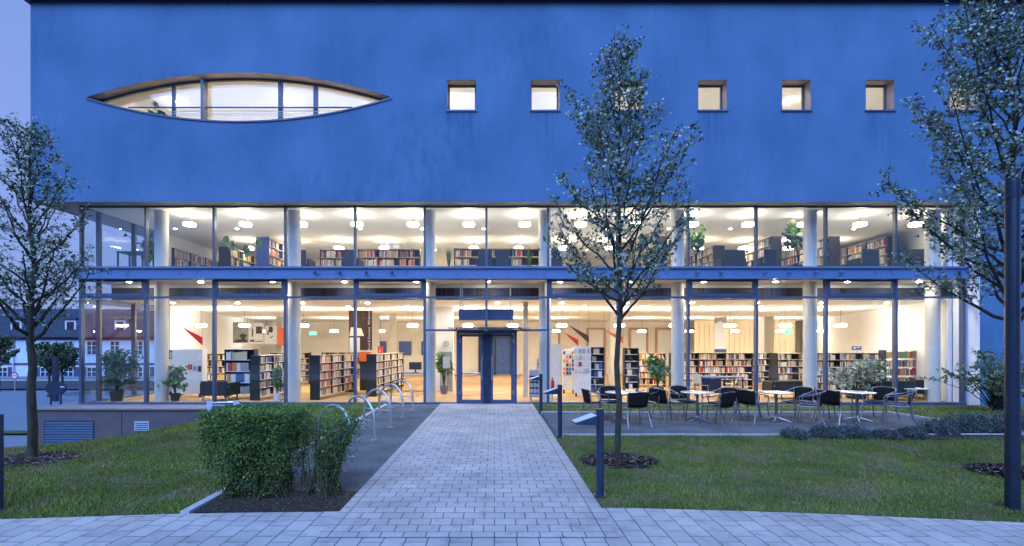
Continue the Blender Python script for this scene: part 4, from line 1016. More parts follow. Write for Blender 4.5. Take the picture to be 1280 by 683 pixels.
# ------------------------------------------------------------------ other things indoors
def leafy(root, C, size, elong, g, mats=('leaf_indoor', 'leaf_indoor_pale'), frac=.35, up=0.): rawmesh('foliage', quads(np.array(C), size, g, elong, up), 4, list(mats), root, (g.uniform(0, 1, len(C)) < frac).astype(int))
def pot(root, r=.17, h=.32, m='pot_dark', z=0):
    p = MB().lathe([(r * .75, z), (r, z + h), (r * .9, z + h), (r * .88, z + h - .03)], 0, 0, 18).build('pot', m, root, smooth=True)
    MB().lathe([(r * .86, z + h - .045), (r * .86, z + h - .035)], 0, 0, 14).build('soil', 'soil', p)
def bushy(label, x, y, z, H, rad, n, seed, potm='pot_dark', pr=.17, ph=.3, leaf=.06, elong=2.0, name='potted_plant', mats=('leaf_indoor', 'leaf_indoor_pale'), frac=.35, low=.25):
    g = np.random.default_rng(seed); r = random.Random(seed); t = thing(name, label, 'plant', (x, y, z)); pot(t, pr, ph, potm)
    st = MB(); C = []
    for k_ in range(14):
        a = r.uniform(0, 6.28); rr = rad * r.uniform(.2, .95); h = ph + (H - ph) * r.uniform(low, .97)
        e = Vector((rr * math.cos(a), rr * math.sin(a), h)); m_ = Vector((rr * .25 * math.cos(a), rr * .25 * math.sin(a), ph + (h - ph) * .6))
        st.tube([(0, 0, ph - .04), m_, e], [.012, .008, .003], 4, cap=False)
        for _ in range(n // 14):
            u = r.random() ** .6; s = m_.lerp(e, u); C.append((s.x + r.gauss(0, rad * .16), s.y + r.gauss(0, rad * .16), s.z + r.gauss(0, H * .05)))
    st.build('stem', 'twig', t); leafy(t, C, leaf, elong, g, mats, frac); return t
def blades_plant(label, x, y, z, H, n, spread, seed, potm='pot_white', pr=.12, ph=.22, w=.03, droop=.3, name='potted_plant', m='leaf_indoor'):
    r = random.Random(seed); t = thing(name, label, 'plant', (x, y, z)); pot(t, pr, ph, potm); mb = MB()
    for _ in range(n):
        a = r.uniform(0, 6.28); h = (H - ph) * r.uniform(.6, 1); s = spread * r.uniform(.3, 1); ww = w * r.uniform(.7, 1.2)
        ex, ey = -math.sin(a) * ww / 2, math.cos(a) * ww / 2; P = []
        for i in range(5):
            u = i / 4; rr = s * u ** 1.4; zz = ph + h * (u - droop * u * u); q = (1 - abs(u - .4) * 1.1) if i < 4 else .05
            P.append(((rr * math.cos(a) - ex * q, rr * math.sin(a) - ey * q, zz), (rr * math.cos(a) + ex * q, rr * math.sin(a) + ey * q, zz)))
        for i in range(4): mb.quad(P[i][0], P[i][1], P[i + 1][1], P[i + 1][0])
    mb.build('foliage', m, t); return t
bushy('feathery palm in a dark pot in the glass corner', PX(146, 16), 16.0, 0, 1.75, .62, 1500, 1, 'pot_dark', .2, .33, .05, 3.5, mats=('leaf_indoor', 'leaf_dark'))
bushy('leafy potted plant in front of the perforated pinboard', PX(219, 16), 16.0, 0, 1.22, .5, 420, 2, 'pot_dark', .15, .26, .085, 1.9)
bushy('small potted tree in a white pot beside the second column', PX(347, 16.1), 16.1, 0, 1.28, .25, 520, 3, 'pot_white', .14, .26, .055, 1.8)
bushy('tall plant with drooping pale leaves in a beige pot beside the entrance', PX(555, 18.4), 18.4, 0, 1.6, .38, 420, 4, 'pot_grey', .16, .3, .085, 3.2, frac=.75, low=.45)
bushy('palm-like plant in a large grey pot, cafe side', PX(822, 16.9), 16.9, 0, 1.46, .5, 620, 5, 'pot_grey', .22, .42, .075, 3.6, frac=.75, low=.35)
bushy('wide pale-leaved bush in a planter behind the last cafe table', PX(1070, 16.8), 16.8, 0, 1.48, .95, 1500, 6, 'pot_dark', .35, .35, .075, 1.7, mats=('leaf_pale', 'blossom'), frac=.45, low=.05)
for i, px in enumerate((561, 662)):
    blades_plant(['snake plant in a white pot near the first mullion of the entrance, upper floor', 'snake plant on the upper floor beside the slim tree crown'][i], PX(px, 16.6), 16.6, Z2, .98, 22, .16, 8 + i, 'pot_white', .12, .18, .06, .0)
bushy('tall dark-leaved plant on the upper floor beside the corner desk', PX(186, 16.7), 16.7, Z2, 1.5, .35, 260, 12, 'pot_dark', .15, .3, .11, 2.0)
bushy('tall leafy plant on the upper floor right after the tree crown', PX(870, 16.7), 16.7, Z2, 1.7, .38, 330, 13, 'pot_white', .15, .3, .09, 1.8, low=.55)
bushy('large-leaved indoor tree on the upper floor, cafe side', PX(998, 16.6), 16.6, Z2, 1.85, .55, 150, 14, 'pot_dark', .18, .35, .2, 1.4, low=.6, mats=('leaf_indoor', 'leaf_pale'))
# big split leaves
t = thing('potted_plant', 'large split-leaf plant before the blue end cabinet, upper floor', 'plant', (PX(300, 17.4), 17.4, Z2)); pot(t, .16, .3)
mb = MB(); st_ = MB(); r_ = random.Random(5)
for a, h, l in ((2.7, 1.42, .5), (.3, 1.32, .55), (1.4, 1.1, .35), (4.2, 1.2, .3), (5.3, .95, .4)):
    e = Vector((l * math.cos(a), l * .4 * math.sin(a), h)); st_.tube([(0, 0, .27), (e.x * .3, e.y * .3, h * .8), tuple(e)], .008, 5)
    for j in range(9):
        b = -1.25 + 2.5 * j / 8; L = .26 * (1 - .18 * abs(b)); c_, s_2 = math.cos(b), math.sin(b); sg = 1 if math.cos(a) > 0 else -1
        d1 = Vector((sg * c_, 0, s_2 * .9 - .2)) * L; wv = Vector((-sg * s_2, 0, c_)) * .03
        mb.quad(tuple(e - wv * .4), tuple(e + wv * .4), tuple(e + d1 + wv), tuple(e + d1 - wv))
mb.build('leaf', 'leaf_indoor', t); st_.build('stem', 'leaf_indoor', t)
# plants standing inside the eye window
bushy('indoor plant with spiky leaves inside the eye-shaped window', PX(196, 15.6), 15.6, 8.0, 1.5, .3, 130, 21, 'pot_white', .12, .25, .11, 2.4, low=.6)
bushy('small trailing plant inside the eye-shaped window beside the fin', PX(236, 15.6), 15.6, 8.0, 1.0, .3, 120, 22, 'pot_white', .12, .25, .07, 2.0, low=.75)

# perforated pinboard
t = thing('pinboard', 'white perforated pinboard on feet with posters pinned to it', 'pinboard', (PX(234, 17.2), 17.2, 0))
mb = MB().box(-.53, 0, .12, .53, .3, 1.69)
mb.build('board', 'shelf_white', t)
pr = MB()
for i in range(16):
    for j in range(22): pr.box(-.49 + i * .065, -.003, .2 + j * .066, -.475 + i * .065, .0, .215 + j * .066)
pr.build('perforation', 'photo_grey', t)
for a, b, c, d, m_ in ((.02, .18, .98, 1.16, 'red'), (.22, .34, .93, 1.10, 'photo_grey'), (.38, .5, .9, 1.1, 'photo_dark'), (.33, .50, 1.32, 1.56, 'paper'), (-.42, -.2, .9, 1.06, 'photo_dark'), (-.15, 0.0, .95, 1.18, 'paper')):
    MB().box(a, -.012, c, b, -.004, d).build('poster', m_, t)
for x in (-.42, .42): MB().box(x - .04, .02, 0, x + .04, .28, .12).build('foot', 'shelf_black', t)
# white brochure wall, rack, partition
t = thing('brochure_wall', 'white free-standing board covered with folded leaflets', 'display board', (PX(728, 17.4), 17.4, 0), R(-8))
MB().box(-.30, 0, .12, .30, .28, 1.80).build('board', 'shelf_white', t)
r_ = random.Random(9)
for i in range(4):
    for j in range(4):
        x = -.22 + i * .14 + r_.uniform(-.02, .02); z = .85 + j * .23; m_ = r_.choice(['paper', 'paper', 'photo_grey', 'paper', 'red'] if j == 1 else ['paper', 'paper', 'vent_white'])
        MB().add([(x - .05, -.02, z), (x + .05, -.02, z), (x + .06, -.08, z + .16), (x - .04, -.07, z + .17), (x - .05, -.005, z), (x + .05, -.005, z)], [(0, 1, 2, 3), (4, 5, 1, 0)]).build('leaflet', m_, t)
for x in (-.22, .22): MB().box(x - .03, .02, 0, x + .03, .25, .12).build('foot', 'shelf_black', t)
t = thing('leaflet_rack', 'white tiered rack holding postcards and small leaflets', 'rack', (PX(711, 18.6), 18.6, 0), R(-5))
MB().box(-.24, 0, .14, .24, .25, 1.70).build('board', 'shelf_white', t)
for j in range(6):
    for i in range(4):
        m_ = ['photo_dark', 'paper', 'blue_desk', 'orange', 'photo_grey'][r_.randrange(5)] if j < 5 else ['blue_desk', 'paper', 'paper', 'orange'][i]
        MB().box(-.21 + i * .11, -.03, .72 + j * .155, -.13 + i * .11, -.004, .83 + j * .155).build('card', m_, t)
for x in (-.18, .18): MB().box(x - .03, .02, 0, x + .03, .22, .14).build('foot', 'shelf_black', t)
t = thing('partition_screen', 'tall white screen panel next to the fire extinguisher', 'screen', (PX(694, 17.3), 17.3, 0))
MB().box(-.19, 0, .08, .19, .05, 1.88).build('panel', 'shelf_white', t); MB().box(-.2, -.1, 0, .2, .15, .03).build('base', 'steel', t); MB().box(-.18, .01, .03, -.15, .04, .08).box(.15, .01, .03, .18, .04, .08).build('leg', 'steel', t)
t = thing('fire_extinguisher', 'red fire extinguisher standing near the white screen panel', 'extinguisher', (PX(690.5, 16.2), 16.2, .30))
MB().lathe([(.055, 0), (.07, .03), (.07, .33), (.05, .38), (.02, .40)], 0, 0, 16).build('cylinder', 'red', t, smooth=True); MB().box(-.015, -.015, .4, .015, .015, .46).box(-.05, -.012, .44, .05, .012, .455).build('valve', 'dark_metal', t)
MB().box(-.06, -.06, -.30, .06, .06, -.28).box(-.012, -.012, -.28, .012, .012, .0).build('stand', 'steel', t)
t = thing('poster_stand', 'poster stand with dark grid picture just inside the door', 'poster', (PX(671, 16.2), 16.2, 0))
MB().box(-.25, 0, .10, .25, .02, 1.0).build('board', 'vent_white', t); MB().box(-.24, -.01, .22, .24, -.002, .82).build('picture', 'photo_dark', t)
for i in range(4):
    for j in range(3): MB().lathe([(.035, 0), (.055, .03), (.055, .11), (.03, .14)], 0, 0, 10).xf(0, (-.18 + i * .12, -.0, 0)).build('vase', 'vent_white', t).location = (0, 0, .25 + j * .19)
for o in kids(t):
    if o.name.startswith('vase'): o.scale = (1, .1, 1); o.location.y = -.012
MB().box(-.02, -.03, 1.0, .2, 0, 1.02).build('ledge', 'steel', t); MB().box(-.0, -.005, 1.05, .22, .005, 1.40).build('sheet', 'vent_white', t); MB().box(.03, -.012, 1.17, .18, -.006, 1.24).build('heading', 'blue_sign', t)
for x in (-.2, .2): MB().box(x - .015, -.12, 0, x + .015, .14, .10).build('foot', 'steel', t)
t = thing('wall_clock', 'round wall clock with pale dial above the plant beside the door', 'clock', (PX(557.5, 19.4), 19.42, PZ(430, 19.4)))
c_ = MB().lathe([(.115, 0), (.115, .03)], 0, 0, 24); c_.v = [(x, -z, y) for x, y, z in c_.v]; c_.build('case', 'photo_grey', t)
c_ = MB().lathe([(.095, .031), (.095, .034)], 0, 0, 24); c_.v = [(x, -z, y) for x, y, z in c_.v]; c_.build('dial', 'dial', t)
MB().box(-.005, -.042, 0, .005, -.036, .06).box(0, -.042, -.005, .045, -.036, .005).build('hand', 'shelf_black', t)
t = thing('info_sheet', 'white notice sheet on a thin stand before the drooping plant', 'notice', (PX(558, 17.6), 17.6, 0)); MB().box(-.13, 0, 1.0, .13, .012, 1.42).build('sheet', 'vent_white', t); MB().tube([(0, .02, .02), (0, .02, 1.05)], .012, 6).build('pole', 'steel', t); MB().lathe([(.14, 0), (.14, .02)], 0, 0, 16).build('base', 'steel', t)
# air curtain above the door
t = thing('air_curtain', 'long blue box hanging on rods above the entrance door', 'air curtain', (PX(607.5, 15.65), 15.65, 2.64))
MB().box(-.87, -.12, 0, .87, .2, .34).build('casing', 'blue_metal', t)
for x in (-.82, -.76, .78): MB().tube([(x, 0, .34), (x, 0, 1.22)], .014, 6).build('rod', 'steel', t)
# dark low armchairs and benches
def armchair(label, x, y, z, w=.75, rz=0, h=.78, back_to=True, group=None):
    t = thing('armchair', label, 'armchair', (x, y, z), rz, group)
    MB().box(-w / 2, -.32, .18, w / 2, .32, .42).build('seat', 'leather', t, bevel=.02)
    MB().box(-w / 2, -.40, .18, w / 2, -.322, h).build('backrest', 'leather', t, bevel=.02)
    for s in (-1, 1): MB().box(s * w / 2, -.32, .18, s * (w / 2 + .08), .32, .60).build('armrest', 'leather', t, bevel=.02)
    for sx in (-1, 1):
        for sy in (-1, 1): MB().box(sx * (w / 2 - .02) - .02, sy * .30 - .02, 0, sx * (w / 2 - .02) + .02, sy * .30 + .02, .18).build('leg', 'steel', t)
    return t
armchair('wide black bench seat beside the navy display shelf', PX(275.5, 16.3), 16.3, 0, .85, 0, .66)
armchair('long black sofa in front of the papered end panel', PX(986, 16.9), 16.9, 0, 1.35, 0, .62)
armchair('black sofa half hidden behind the wide pale bush', PX(1112, 16.4), 16.4, 0, 1.05, 0, .66)
armchair('black sofa at the foot of the last column, cafe side', PX(1157, 16.6), 16.9, 0, .9, R(-12), .66)
ua = [(380, 17, .42, 'upper floor black armchair beside the second column'), (441, 17, .45, 'upper floor black armchair before the third mullion'), (607, 17, .46, 'upper floor black armchair over the entrance, nearer the houses'), (628, 17, .46, 'upper floor black armchair over the entrance, nearer the tree'), (912, 17, .7, 'wide grey-black armchair on the upper floor after the tree crown'), (955, 16.9, .4, 'upper floor black armchair before the big-leaved indoor tree'), (1078, 16.9, .55, 'upper floor black armchair between the last two shelf rows'), (1136, 16.9, .75, 'upper floor black armchair in the last bay by the wall'), (690, 17, .5, 'upper floor black armchair seen through the slim tree crown')]
for px, y, w, lb in ua: armchair(lb, PX(px, y), y, Z2, w, 0, .88)
# desks
def table(name, label, x, y, z, w, d, h, top='blue_desk', leg='navy_paint', rz=0, panel=False):
    t = thing(name, label, 'table', (x, y, z), rz); MB().box(-w / 2, -d / 2, h - .03, w / 2, d / 2, h).build('tabletop', top, t)
    for sx in (-1, 1):
        for sy in (-1, 1): MB().box(sx * (w / 2 - .04) - .02, sy * (d / 2 - .04) - .02, 0, sx * (w / 2 - .04) + .02, sy * (d / 2 - .04) + .02, h - .031).build('leg', leg, t)
    if panel: MB().box(-w / 2 + .07, -d / 2 + .03, .15, -w / 2 + .07 + w * .42, -d / 2 + .05, h - .04).build('modesty_panel', 'navy_paint', t)
    return t
table('reading_table', 'blue reading table with dark side panel and two white chairs', PX(898, 17.4), 17.4, 0, 1.5, .7, .72, panel=True)
table('side_table', 'white coffee table between the two black sofas', PX(1137, 16.2), 16.1, 0, .7, .5, .42, 'shelf_white', 'steel')
table('desk', 'blue desk with a computer beyond the last shelf before the door', PX(519, 19.6), 19.6, 0, 1.3, .7, .74)
table('blue_table', 'narrow blue table seen through the door pane', PX(591, 18.6), 18.6, 0, .95, .45, .78)
table('desk', 'dark desk in the upper glass corner', PX(170, 16.5), 16.5, Z2, .9, .6, .74, 'navy_paint', 'dark_metal')
t = thing('desk_lamp', 'arched desk lamp standing on the corner desk upstairs', 'lamp', (PX(166, 16.5), 16.5, Z2 + .74)); MB().tube([(0, 0, .02), (0, 0, .35), (-.06, 0, .5), (-.16, 0, .6), (-.25, 0, .62)], .01, 6).build('arm', 'dark_metal', t); MB().lathe([(.07, 0), (.07, .02)], 0, 0, 14).build('base', 'dark_metal', t); MB().lathe([(.06, .56), (.02, .66)], -.25, 0, 12).build('lamp_shade', 'dark_metal', t)
t = thing('computer', 'black computer screen on the blue desk by the entrance', 'computer', (PX(519, 19.6), 19.6, .74)); MB().box(-.25, .02, .12, .25, .05, .42).build('screen', 'shelf_black', t); MB().box(-.03, .03, .02, .03, .06, .14).build('stand', 'shelf_black', t); MB().box(-.12, -.06, 0, .12, .12, .018).build('base', 'shelf_black', t)
def shell_chair(label, x, y, rz):
    t = thing('shell_chair', label, 'chair', (x, y, 0), rz)
    s = MB(); 
    for i in range(6):
        u0, u1 = i / 6, (i + 1) / 6
        f_ = lambda u: (.2 - u * .6, .44 if u < .6 else .44 + (u - .6) * 1.0) if u < .6 else (-.16 - (u - .6) * .2, .44 + (u - .6) * 1.0)
        (ya, za), (yb, zb) = f_(u0), f_(u1); s.quad((-.2, ya, za), (.2, ya, za), (.2, yb, zb), (-.2, yb, zb))
    s.build('shell', 'vent_white', t)
    for sx in (-1, 1):
        for sy in (-1, 1): MB().tube([(sx * .15, sy * .13, .43), (sx * .2, sy * .2, 0)], .011, 6).build('leg', 'steel', t)
shell_chair('white shell chair at the end of the reading table nearer the tree', PX(875, 17.2), 17.1, R(-70)); shell_chair('white shell chair at the far end of the reading table', PX(921, 17.3), 17.7, R(70))
# banners, pictures, hanging triangles
def board(name, label, cat, a, b, t_, bt, Y, m, th=.02):
    o = thing(name, label, cat, (PX((a + b) / 2, Y), Y, PZ(bt, Y))); w = PX(b, Y) - PX(a, Y); h = PZ(t_, Y) - PZ(bt, Y)
    MB().box(-w / 2, 0, 0, w / 2, th, h).build('board', m, o); return o, w, h
def cords(o, w, h, top):
    for s in (-1, 1): MB().tube([(s * w * .45, .01, h), (s * w * .45, .01, top - o.location.z)], .004, 4).build('cord', 'dark_metal', o)
def text(body, parent, loc, size, m, rot=(90, 0, 0), align='CENTER'):
    cu = bpy.data.curves.new('lettering', 'FONT'); cu.body = body; cu.size = size; cu.align_x = align; cu.align_y = 'CENTER'; cu.extrude = .001
    cu.materials.append(MATS[m]); o = bpy.data.objects.new('lettering', cu); COL.objects.link(o); o.parent = parent; o.location = loc; o.rotation_euler = tuple(R(v) for v in rot)
    bpy.context.view_layer.update(); me = bpy.data.meshes.new_from_object(o, depsgraph=bpy.context.evaluated_depsgraph_get()); n = bpy.data.objects.new('lettering', me); n.parent = parent; n.location = loc; n.rotation_euler = o.rotation_euler
    bpy.data.objects.remove(o); COL.objects.link(n); return n
o, w, h = board('hanging_banner', 'tall brown banner with a lamp picture and vertical white lettering', 'banner', 436, 465, 388.5, 438, 20.0, 'brown_cloth'); cords(o, w, h, 3.355)
MB().prism([(-w / 2 + .02, .0), (-w * .02, .0), (-w * .02, h * .32), (-w * .46, h * .32)], -.012, -.003).build('lamp_base_picture', 'paper', o)
MB().prism([(-w * .48, h * .36), (.16 * w, h * .36), (.04 * w, h * .55), (-w * .40, h * .58)], -.012, -.003).build('lamp_shade_picture', 'beige_wall', o)
text('Beruf & Karriere  Wirtschaft', o, (w * .38, -.014, h * .5), .145, 'paper', (90, 0, 0)).rotation_euler = (R(90), R(-90), 0)
for i, (a, b, t_, bt, lb) in enumerate(((291, 310, 403, 429, 'hanging photo print of a dark rock on pale grey'), (312, 329, 404, 430, 'hanging photo print with a dark square inset'), (331, 346, 408, 430, 'hanging black and white drawing of a figure'))):
    o, w, h = board('photo_print', lb, 'picture', a, b, t_, bt, 24.0, ['photo_grey', 'paper', 'paper'][i]); cords(o, w, h, 3.355)
    if i == 0: MB().prism([(-.34, .05), (.34, .05), (.34, .12), (.2, .22), (.33, .38), (.1, .48), (-.05, .36), (.08, .2), (-.2, .14)], -.01, -.002).build('image', 'photo_dark', o)
    if i == 1:
        MB().box(-.02, -.01, .5, .27, -.002, .85).build('image', 'photo_dark', o); MB().box(-.22, -.01, .35, -.16, -.002, .75).box(-.3, -.01, .1, -.1, -.002, .2).box(-.08, -.01, .1, .3, -.002, .14).build('image', 'photo_dark', o)
    if i == 2: MB().prism([(-.1, .6), (-.1, .8), (.0, .86), (.1, .8), (.1, .62), (.05, .55), (-.05, .55)], -.01, -.002).prism([(-.18, .45), (-.14, .7), (-.1, .6), (-.1, .42)], -.01, -.002).prism([(-.05, .3), (.1, .4), (.12, .36), (-.02, .26)], -.01, -.002).build('image', 'photo_dark', o)
o, w, h = board('hanging_banner', 'plain orange-red banner hanging beside the photo prints', 'banner', 347.5, 355, 410, 432, 24.0, 'orange'); cords(o, w, h, 3.355)
o, w, h = board('art_panel', 'tall white translucent artwork with grey top edge behind the long shelf', 'artwork', 893, 908, 396, 441, 23.0, 'paper'); cords(o, w, h, 3.355)
MB().prism([(-w / 2, h * .8), (0, h * .88), (w / 2, h * .78), (w / 2, h), (w * .1, h * .98), (-w / 2, h * .95)], -.01, -.002).build('image', 'photo_grey', o); MB().box(-w / 2, -.01, 0, w / 2, -.002, h * .1).build('image', 'blue_desk', o)
o, w, h = board('picture', 'grey picture of rounded arches hanging on the upper floor', 'picture', 475, 503, 282, 311, 21.0, 'photo_grey'); cords(o, w, h, 6.19)
MB().prism([(-.45, .0), (-.05, .0), (-.05, .5), (-.12, .75), (-.25, .85), (-.38, .75), (-.45, .5)], -.01, -.002).prism([(.1, .0), (.35, .0), (.35, .3), (.25, .5), (.12, .35)], -.01, -.002).build('image', 'vent_white', o)
def tri(label, pts, Y, m, cat='decoration'):
    x0 = PX(sum(p[0] for p in pts) / 3, Y); z0 = PZ(max(p[1] for p in pts), Y); o = thing('hanging_pennant', label, cat, (x0, Y, z0))
    MB().prism([(PX(a, Y) - x0, PZ(b, Y) - z0) for a, b in pts], 0, .015).build('sail', m, o)
    for a, b in (pts[0], pts[1]): MB().tube([(PX(a, Y) - x0, .007, PZ(b, Y) - z0), (PX(a, Y) - x0, .007, 3.355 - z0)], .003, 4).build('cord', 'dark_metal', o)
tri('red pointed pennant hanging in front of the white wall, street side', [(226, 408), (253, 422), (253, 432)], 18.5, 'red')
tri('orange-red pointed pennant beside the white rack', [(704, 415), (723, 425), (723, 433)], 18.6, 'red')
tri('dark brown pointed pennant over the brochure wall', [(710, 406), (736, 420), (736, 429)], 18.0, 'brown_cloth')
tri('bright orange pointed pennant beside the slim tree trunk', [(755, 412), (779, 422), (779, 430)], 18.8, 'orange')
# emergency exit signs, blue sign, info cube
for px, py, Y, lb in ((391, 417, 28.5, 'green running-man exit sign near the back wall, street side'), (986, 415, 28.8, 'green running-man exit sign above the shelves, cafe side'), (617.5, 0, 0, '')):
    if not lb: continue
    o = thing('exit_sign', lb, 'sign', (PX(px, Y), Y, PZ(py, Y) - .09)); MB().box(-.19, 0, 0, .19, .04, .19).build('panel', 'exit_glow', o)
    MB().box(.02, -.01, .03, .13, -.002, .16).build('doorway', 'paper', o); MB().box(-.08, -.01, .10, -.05, -.002, .13).box(-.09, -.01, .05, -.04, -.002, .095).box(-.12, -.01, .03, -.09, -.002, .05).box(-.04, -.01, .07, 0, -.002, .09).build('figure', 'paper', o)
    MB().tube([(0, .02, .19), (0, .02, 3.355 - o.location.z)], .006, 4).build('rod', 'steel', o)
o, w, h = board('section_sign', 'small dark blue sign with pale lettering above the shelf behind the bush', 'sign', 1065, 1077, 433, 437.5, 18.5, 'blue_sign'); MB().box(-.14, -.008, .04, -.03, -.002, .10).box(.0, -.008, .08, .12, -.002, .11).build('lettering', 'paper', o); MB().tube([(0, .01, 0), (0, .01, 1.55 - o.location.z)], .008, 5).build('post', 'steel', o)
o = thing('info_cube', 'red cube sign marked i near the last shelf before the door', 'sign', (PX(475.5, 22.5), 22.5, PZ(443, 22.5))); MB().box(-.1, -.1, 0, .1, .1, .36).build('cube', 'red', o); text('i', o, (0, -.104, .18), .3, 'paper'); MB().tube([(0, 0, .36), (0, 0, 3.355 - o.location.z)], .005, 4).build('cord', 'dark_metal', o)
o, w, h = board('orange_box', 'orange storage box standing behind the shelf by the banner', 'box', 449, 463, 440, 452, 19.9, 'orange', .3); MB().box(-w / 2 + .02, .02, -o.location.z, w / 2 - .02, .28, -.002).build('stand', 'shelf_black', o)

# ------------------------------------------------------------------ cafe terrace furniture
def make_chair():
    t = thing('cafe_chair', 'x', 'chair', group='woven cafe chairs on the gravel terrace')
    n = 7; s = MB()
    def srf(P, name, m='weave', th=.006):
        b = MB(); R_, Cc = len(P), len(P[0]); v = [q for row in P for q in row]
        b.add(v, [(i * Cc + j, i * Cc + j + 1, (i + 1) * Cc + j + 1, (i + 1) * Cc + j) for i in range(R_ - 1) for j in range(Cc - 1)])
        o = b.build(name, m, t, smooth=True); md = o.modifiers.new('Solidify', 'SOLIDIFY'); md.thickness = th; return o
    srf([[(x, y, .43 - .018 * (1 - (x / .22) ** 2) - (.02 if y > .2 else 0)) for x in (-.22, -.11, 0, .11, .22)] for y in (-.20, -.1, 0, .1, .19, .22)], 'seat')
    P = []
    for z in (.44, .52, .60, .68, .76):
        u = (z - .44) / .32; row = []
        for a in (-1, -.66, -.33, 0, .33, .66, 1): row.append((a * (.215 + .035 * u), -.215 - .075 * u - .022 * (1 - a * a), z))
        P.append(row)
    srf(P, 'backrest')
    pts = [(.245, .20, .44), (.262, .22, .56), (.272, .17, .635), (.280, .02, .655), (.277, -.14, .69), (.245, -.25, .735), (.15, -.305, .762), (0, -.318, .77)]
    pts = pts + [(-x, y, z) for x, y, z in pts[::-1][1:]]
    MB().tube(pts, .0125, 8).build('armrest', 'aluminium', t, smooth=True)
    MB().tube([(-.235, -.19, .425), (-.235, .2, .425), (.235, .2, .425), (.235, -.19, .425), (-.235, -.19, .425)], .011, 6).build('seat_frame', 'aluminium', t, smooth=True)
    for sx in (-1, 1):
        MB().tube([(sx * .245, .2, .44), (sx * .25, .235, .2), (sx * .262, .27, 0)], .0125, 8).build('leg', 'aluminium', t, smooth=True)
        MB().tube([(sx * .245, -.245, .735), (sx * .24, -.215, .43), (sx * .25, -.27, .2), (sx * .27, -.36, 0)], .0125, 8).build('leg', 'aluminium', t, smooth=True)
    return t
def make_table():
    t = thing('cafe_table', 'x', 'table', group='round cafe tables on the gravel terrace')
    MB().lathe([(.34, .672), (.365, .678), (.368, .69), (.362, .70), (.35, .702)], 0, 0, 40).build('tabletop', 'tabletop', t, smooth=True)
    MB().lathe([(.03, .07), (.03, .671)], 0, 0, 16).build('column', 'aluminium', t, smooth=True)
    for i in range(4):
        a = R(45 + 90 * i - 15); c, s = math.cos(a), math.sin(a)
        MB().tube([(c * .02, s * .02, .10), (c * .12, s * .12, .075), (c * .22, s * .22, .045), (c * .30, s * .30, .012)], [.022, .02, .017, .014], 8).build('foot', 'aluminium', t, smooth=True)
    MB().lathe([(.045, .05), (.05, .1), (.032, .14)], 0, 0, 16).build('hub', 'aluminium', t, smooth=True)
    return t
TBL = ['table behind the slim tree trunk', 'second table from the path', 'third table from the path', 'table farthest from the path']
TX = [2.98, 4.78, 6.64, 8.55]; tb = make_table(); chx = make_chair(); GZ = .024
CHR = [[(2.42, 11.6, -80, 'side-on, nearer the path'), (2.86, 12.12, 165, 'facing the camera behind it'), (3.12, 10.95, 8, 'seen from behind'), (3.62, 11.75, 105, 'turned in from its far side')],
       [(4.17, 11.65, -72, 'side-on, nearer the path'), (4.72, 12.15, 190, 'facing the camera behind it'), (5.02, 10.95, 28, 'seen from behind'), (5.50, 11.75, 120, 'turned in from its far side')],
       [(6.02, 11.40, -60, 'in front, nearer the path'), (6.28, 12.05, -115, 'behind, nearer the path'), (7.15, 11.10, 50, 'in front, on its far side'), (7.42, 11.95, 115, 'behind, on its far side')],
       [(7.92, 11.35, -62, 'in front, nearer the path'), (8.18, 12.05, -112, 'behind, nearer the path'), (9.20, 11.15, 55, 'in front, on its far side'), (9.42, 11.95, 118, 'behind, on its far side')]]
fst = True
for i, x in enumerate(TX):
    o = tb if i == 0 else dup(tb, (0, 0, 0)); o.location = (x, 11.5, GZ); o.rotation_euler.z = R(i * 11); o['label'] = 'round silver-topped cafe table, ' + TBL[i]
    for cx, cy, rz, d in CHR[i]:
        c = chx if fst else dup(chx, (0, 0, 0)); fst = False; c.location = (cx, cy, GZ); c.rotation_euler.z = R(rz); c['label'] = f'dark woven cafe chair {d}, {TBL[i]}'

# bicycle hoops
def hoop():
    t = thing('bicycle_hoop', 'x', 'bicycle stand', group='steel bicycle hoops on the gravel strip')
    w = .44; r_ = w; pts = [(-w, 0, -.03), (-w, 0, .38)] + [(-w * math.cos(math.pi * i / 14), 0, .38 + .43 * math.sin(math.pi * i / 14)) for i in range(1, 14)] + [(w, 0, .38), (w, 0, -.03)]
    MB().tube(pts, .024, 10).build('tube', 'steel', t, smooth=True); MB().tube([(-w, 0, .36), (w, 0, .36)], .014, 8).build('crossbar', 'steel', t, smooth=True)
    for s in (-1, 1): MB().lathe([(.055, .0), (.055, .012)], s * w, 0, 16).build('foot_plate', 'steel', t)
    return t
hp = hoop()
LB = ['half hidden behind the shrub', 'first clear of the shrub', 'middle of the row', 'second nearest the glazing', 'nearest the glazing']
for i in range(5):
    o = hp if i == 0 else dup(hp, (0, 0, 0)); a = Vector((-2.31, 7.85 + 1.47 * i)); b = Vector((-3.0, 8.35 + 1.47 * i)) ; m_ = (a + b) / 2
    o.location = (m_.x, m_.y, .01); o.rotation_euler.z = math.atan2(a.y - b.y, a.x - b.x); o['label'] = f'steel bicycle hoop, {LB[i]}'
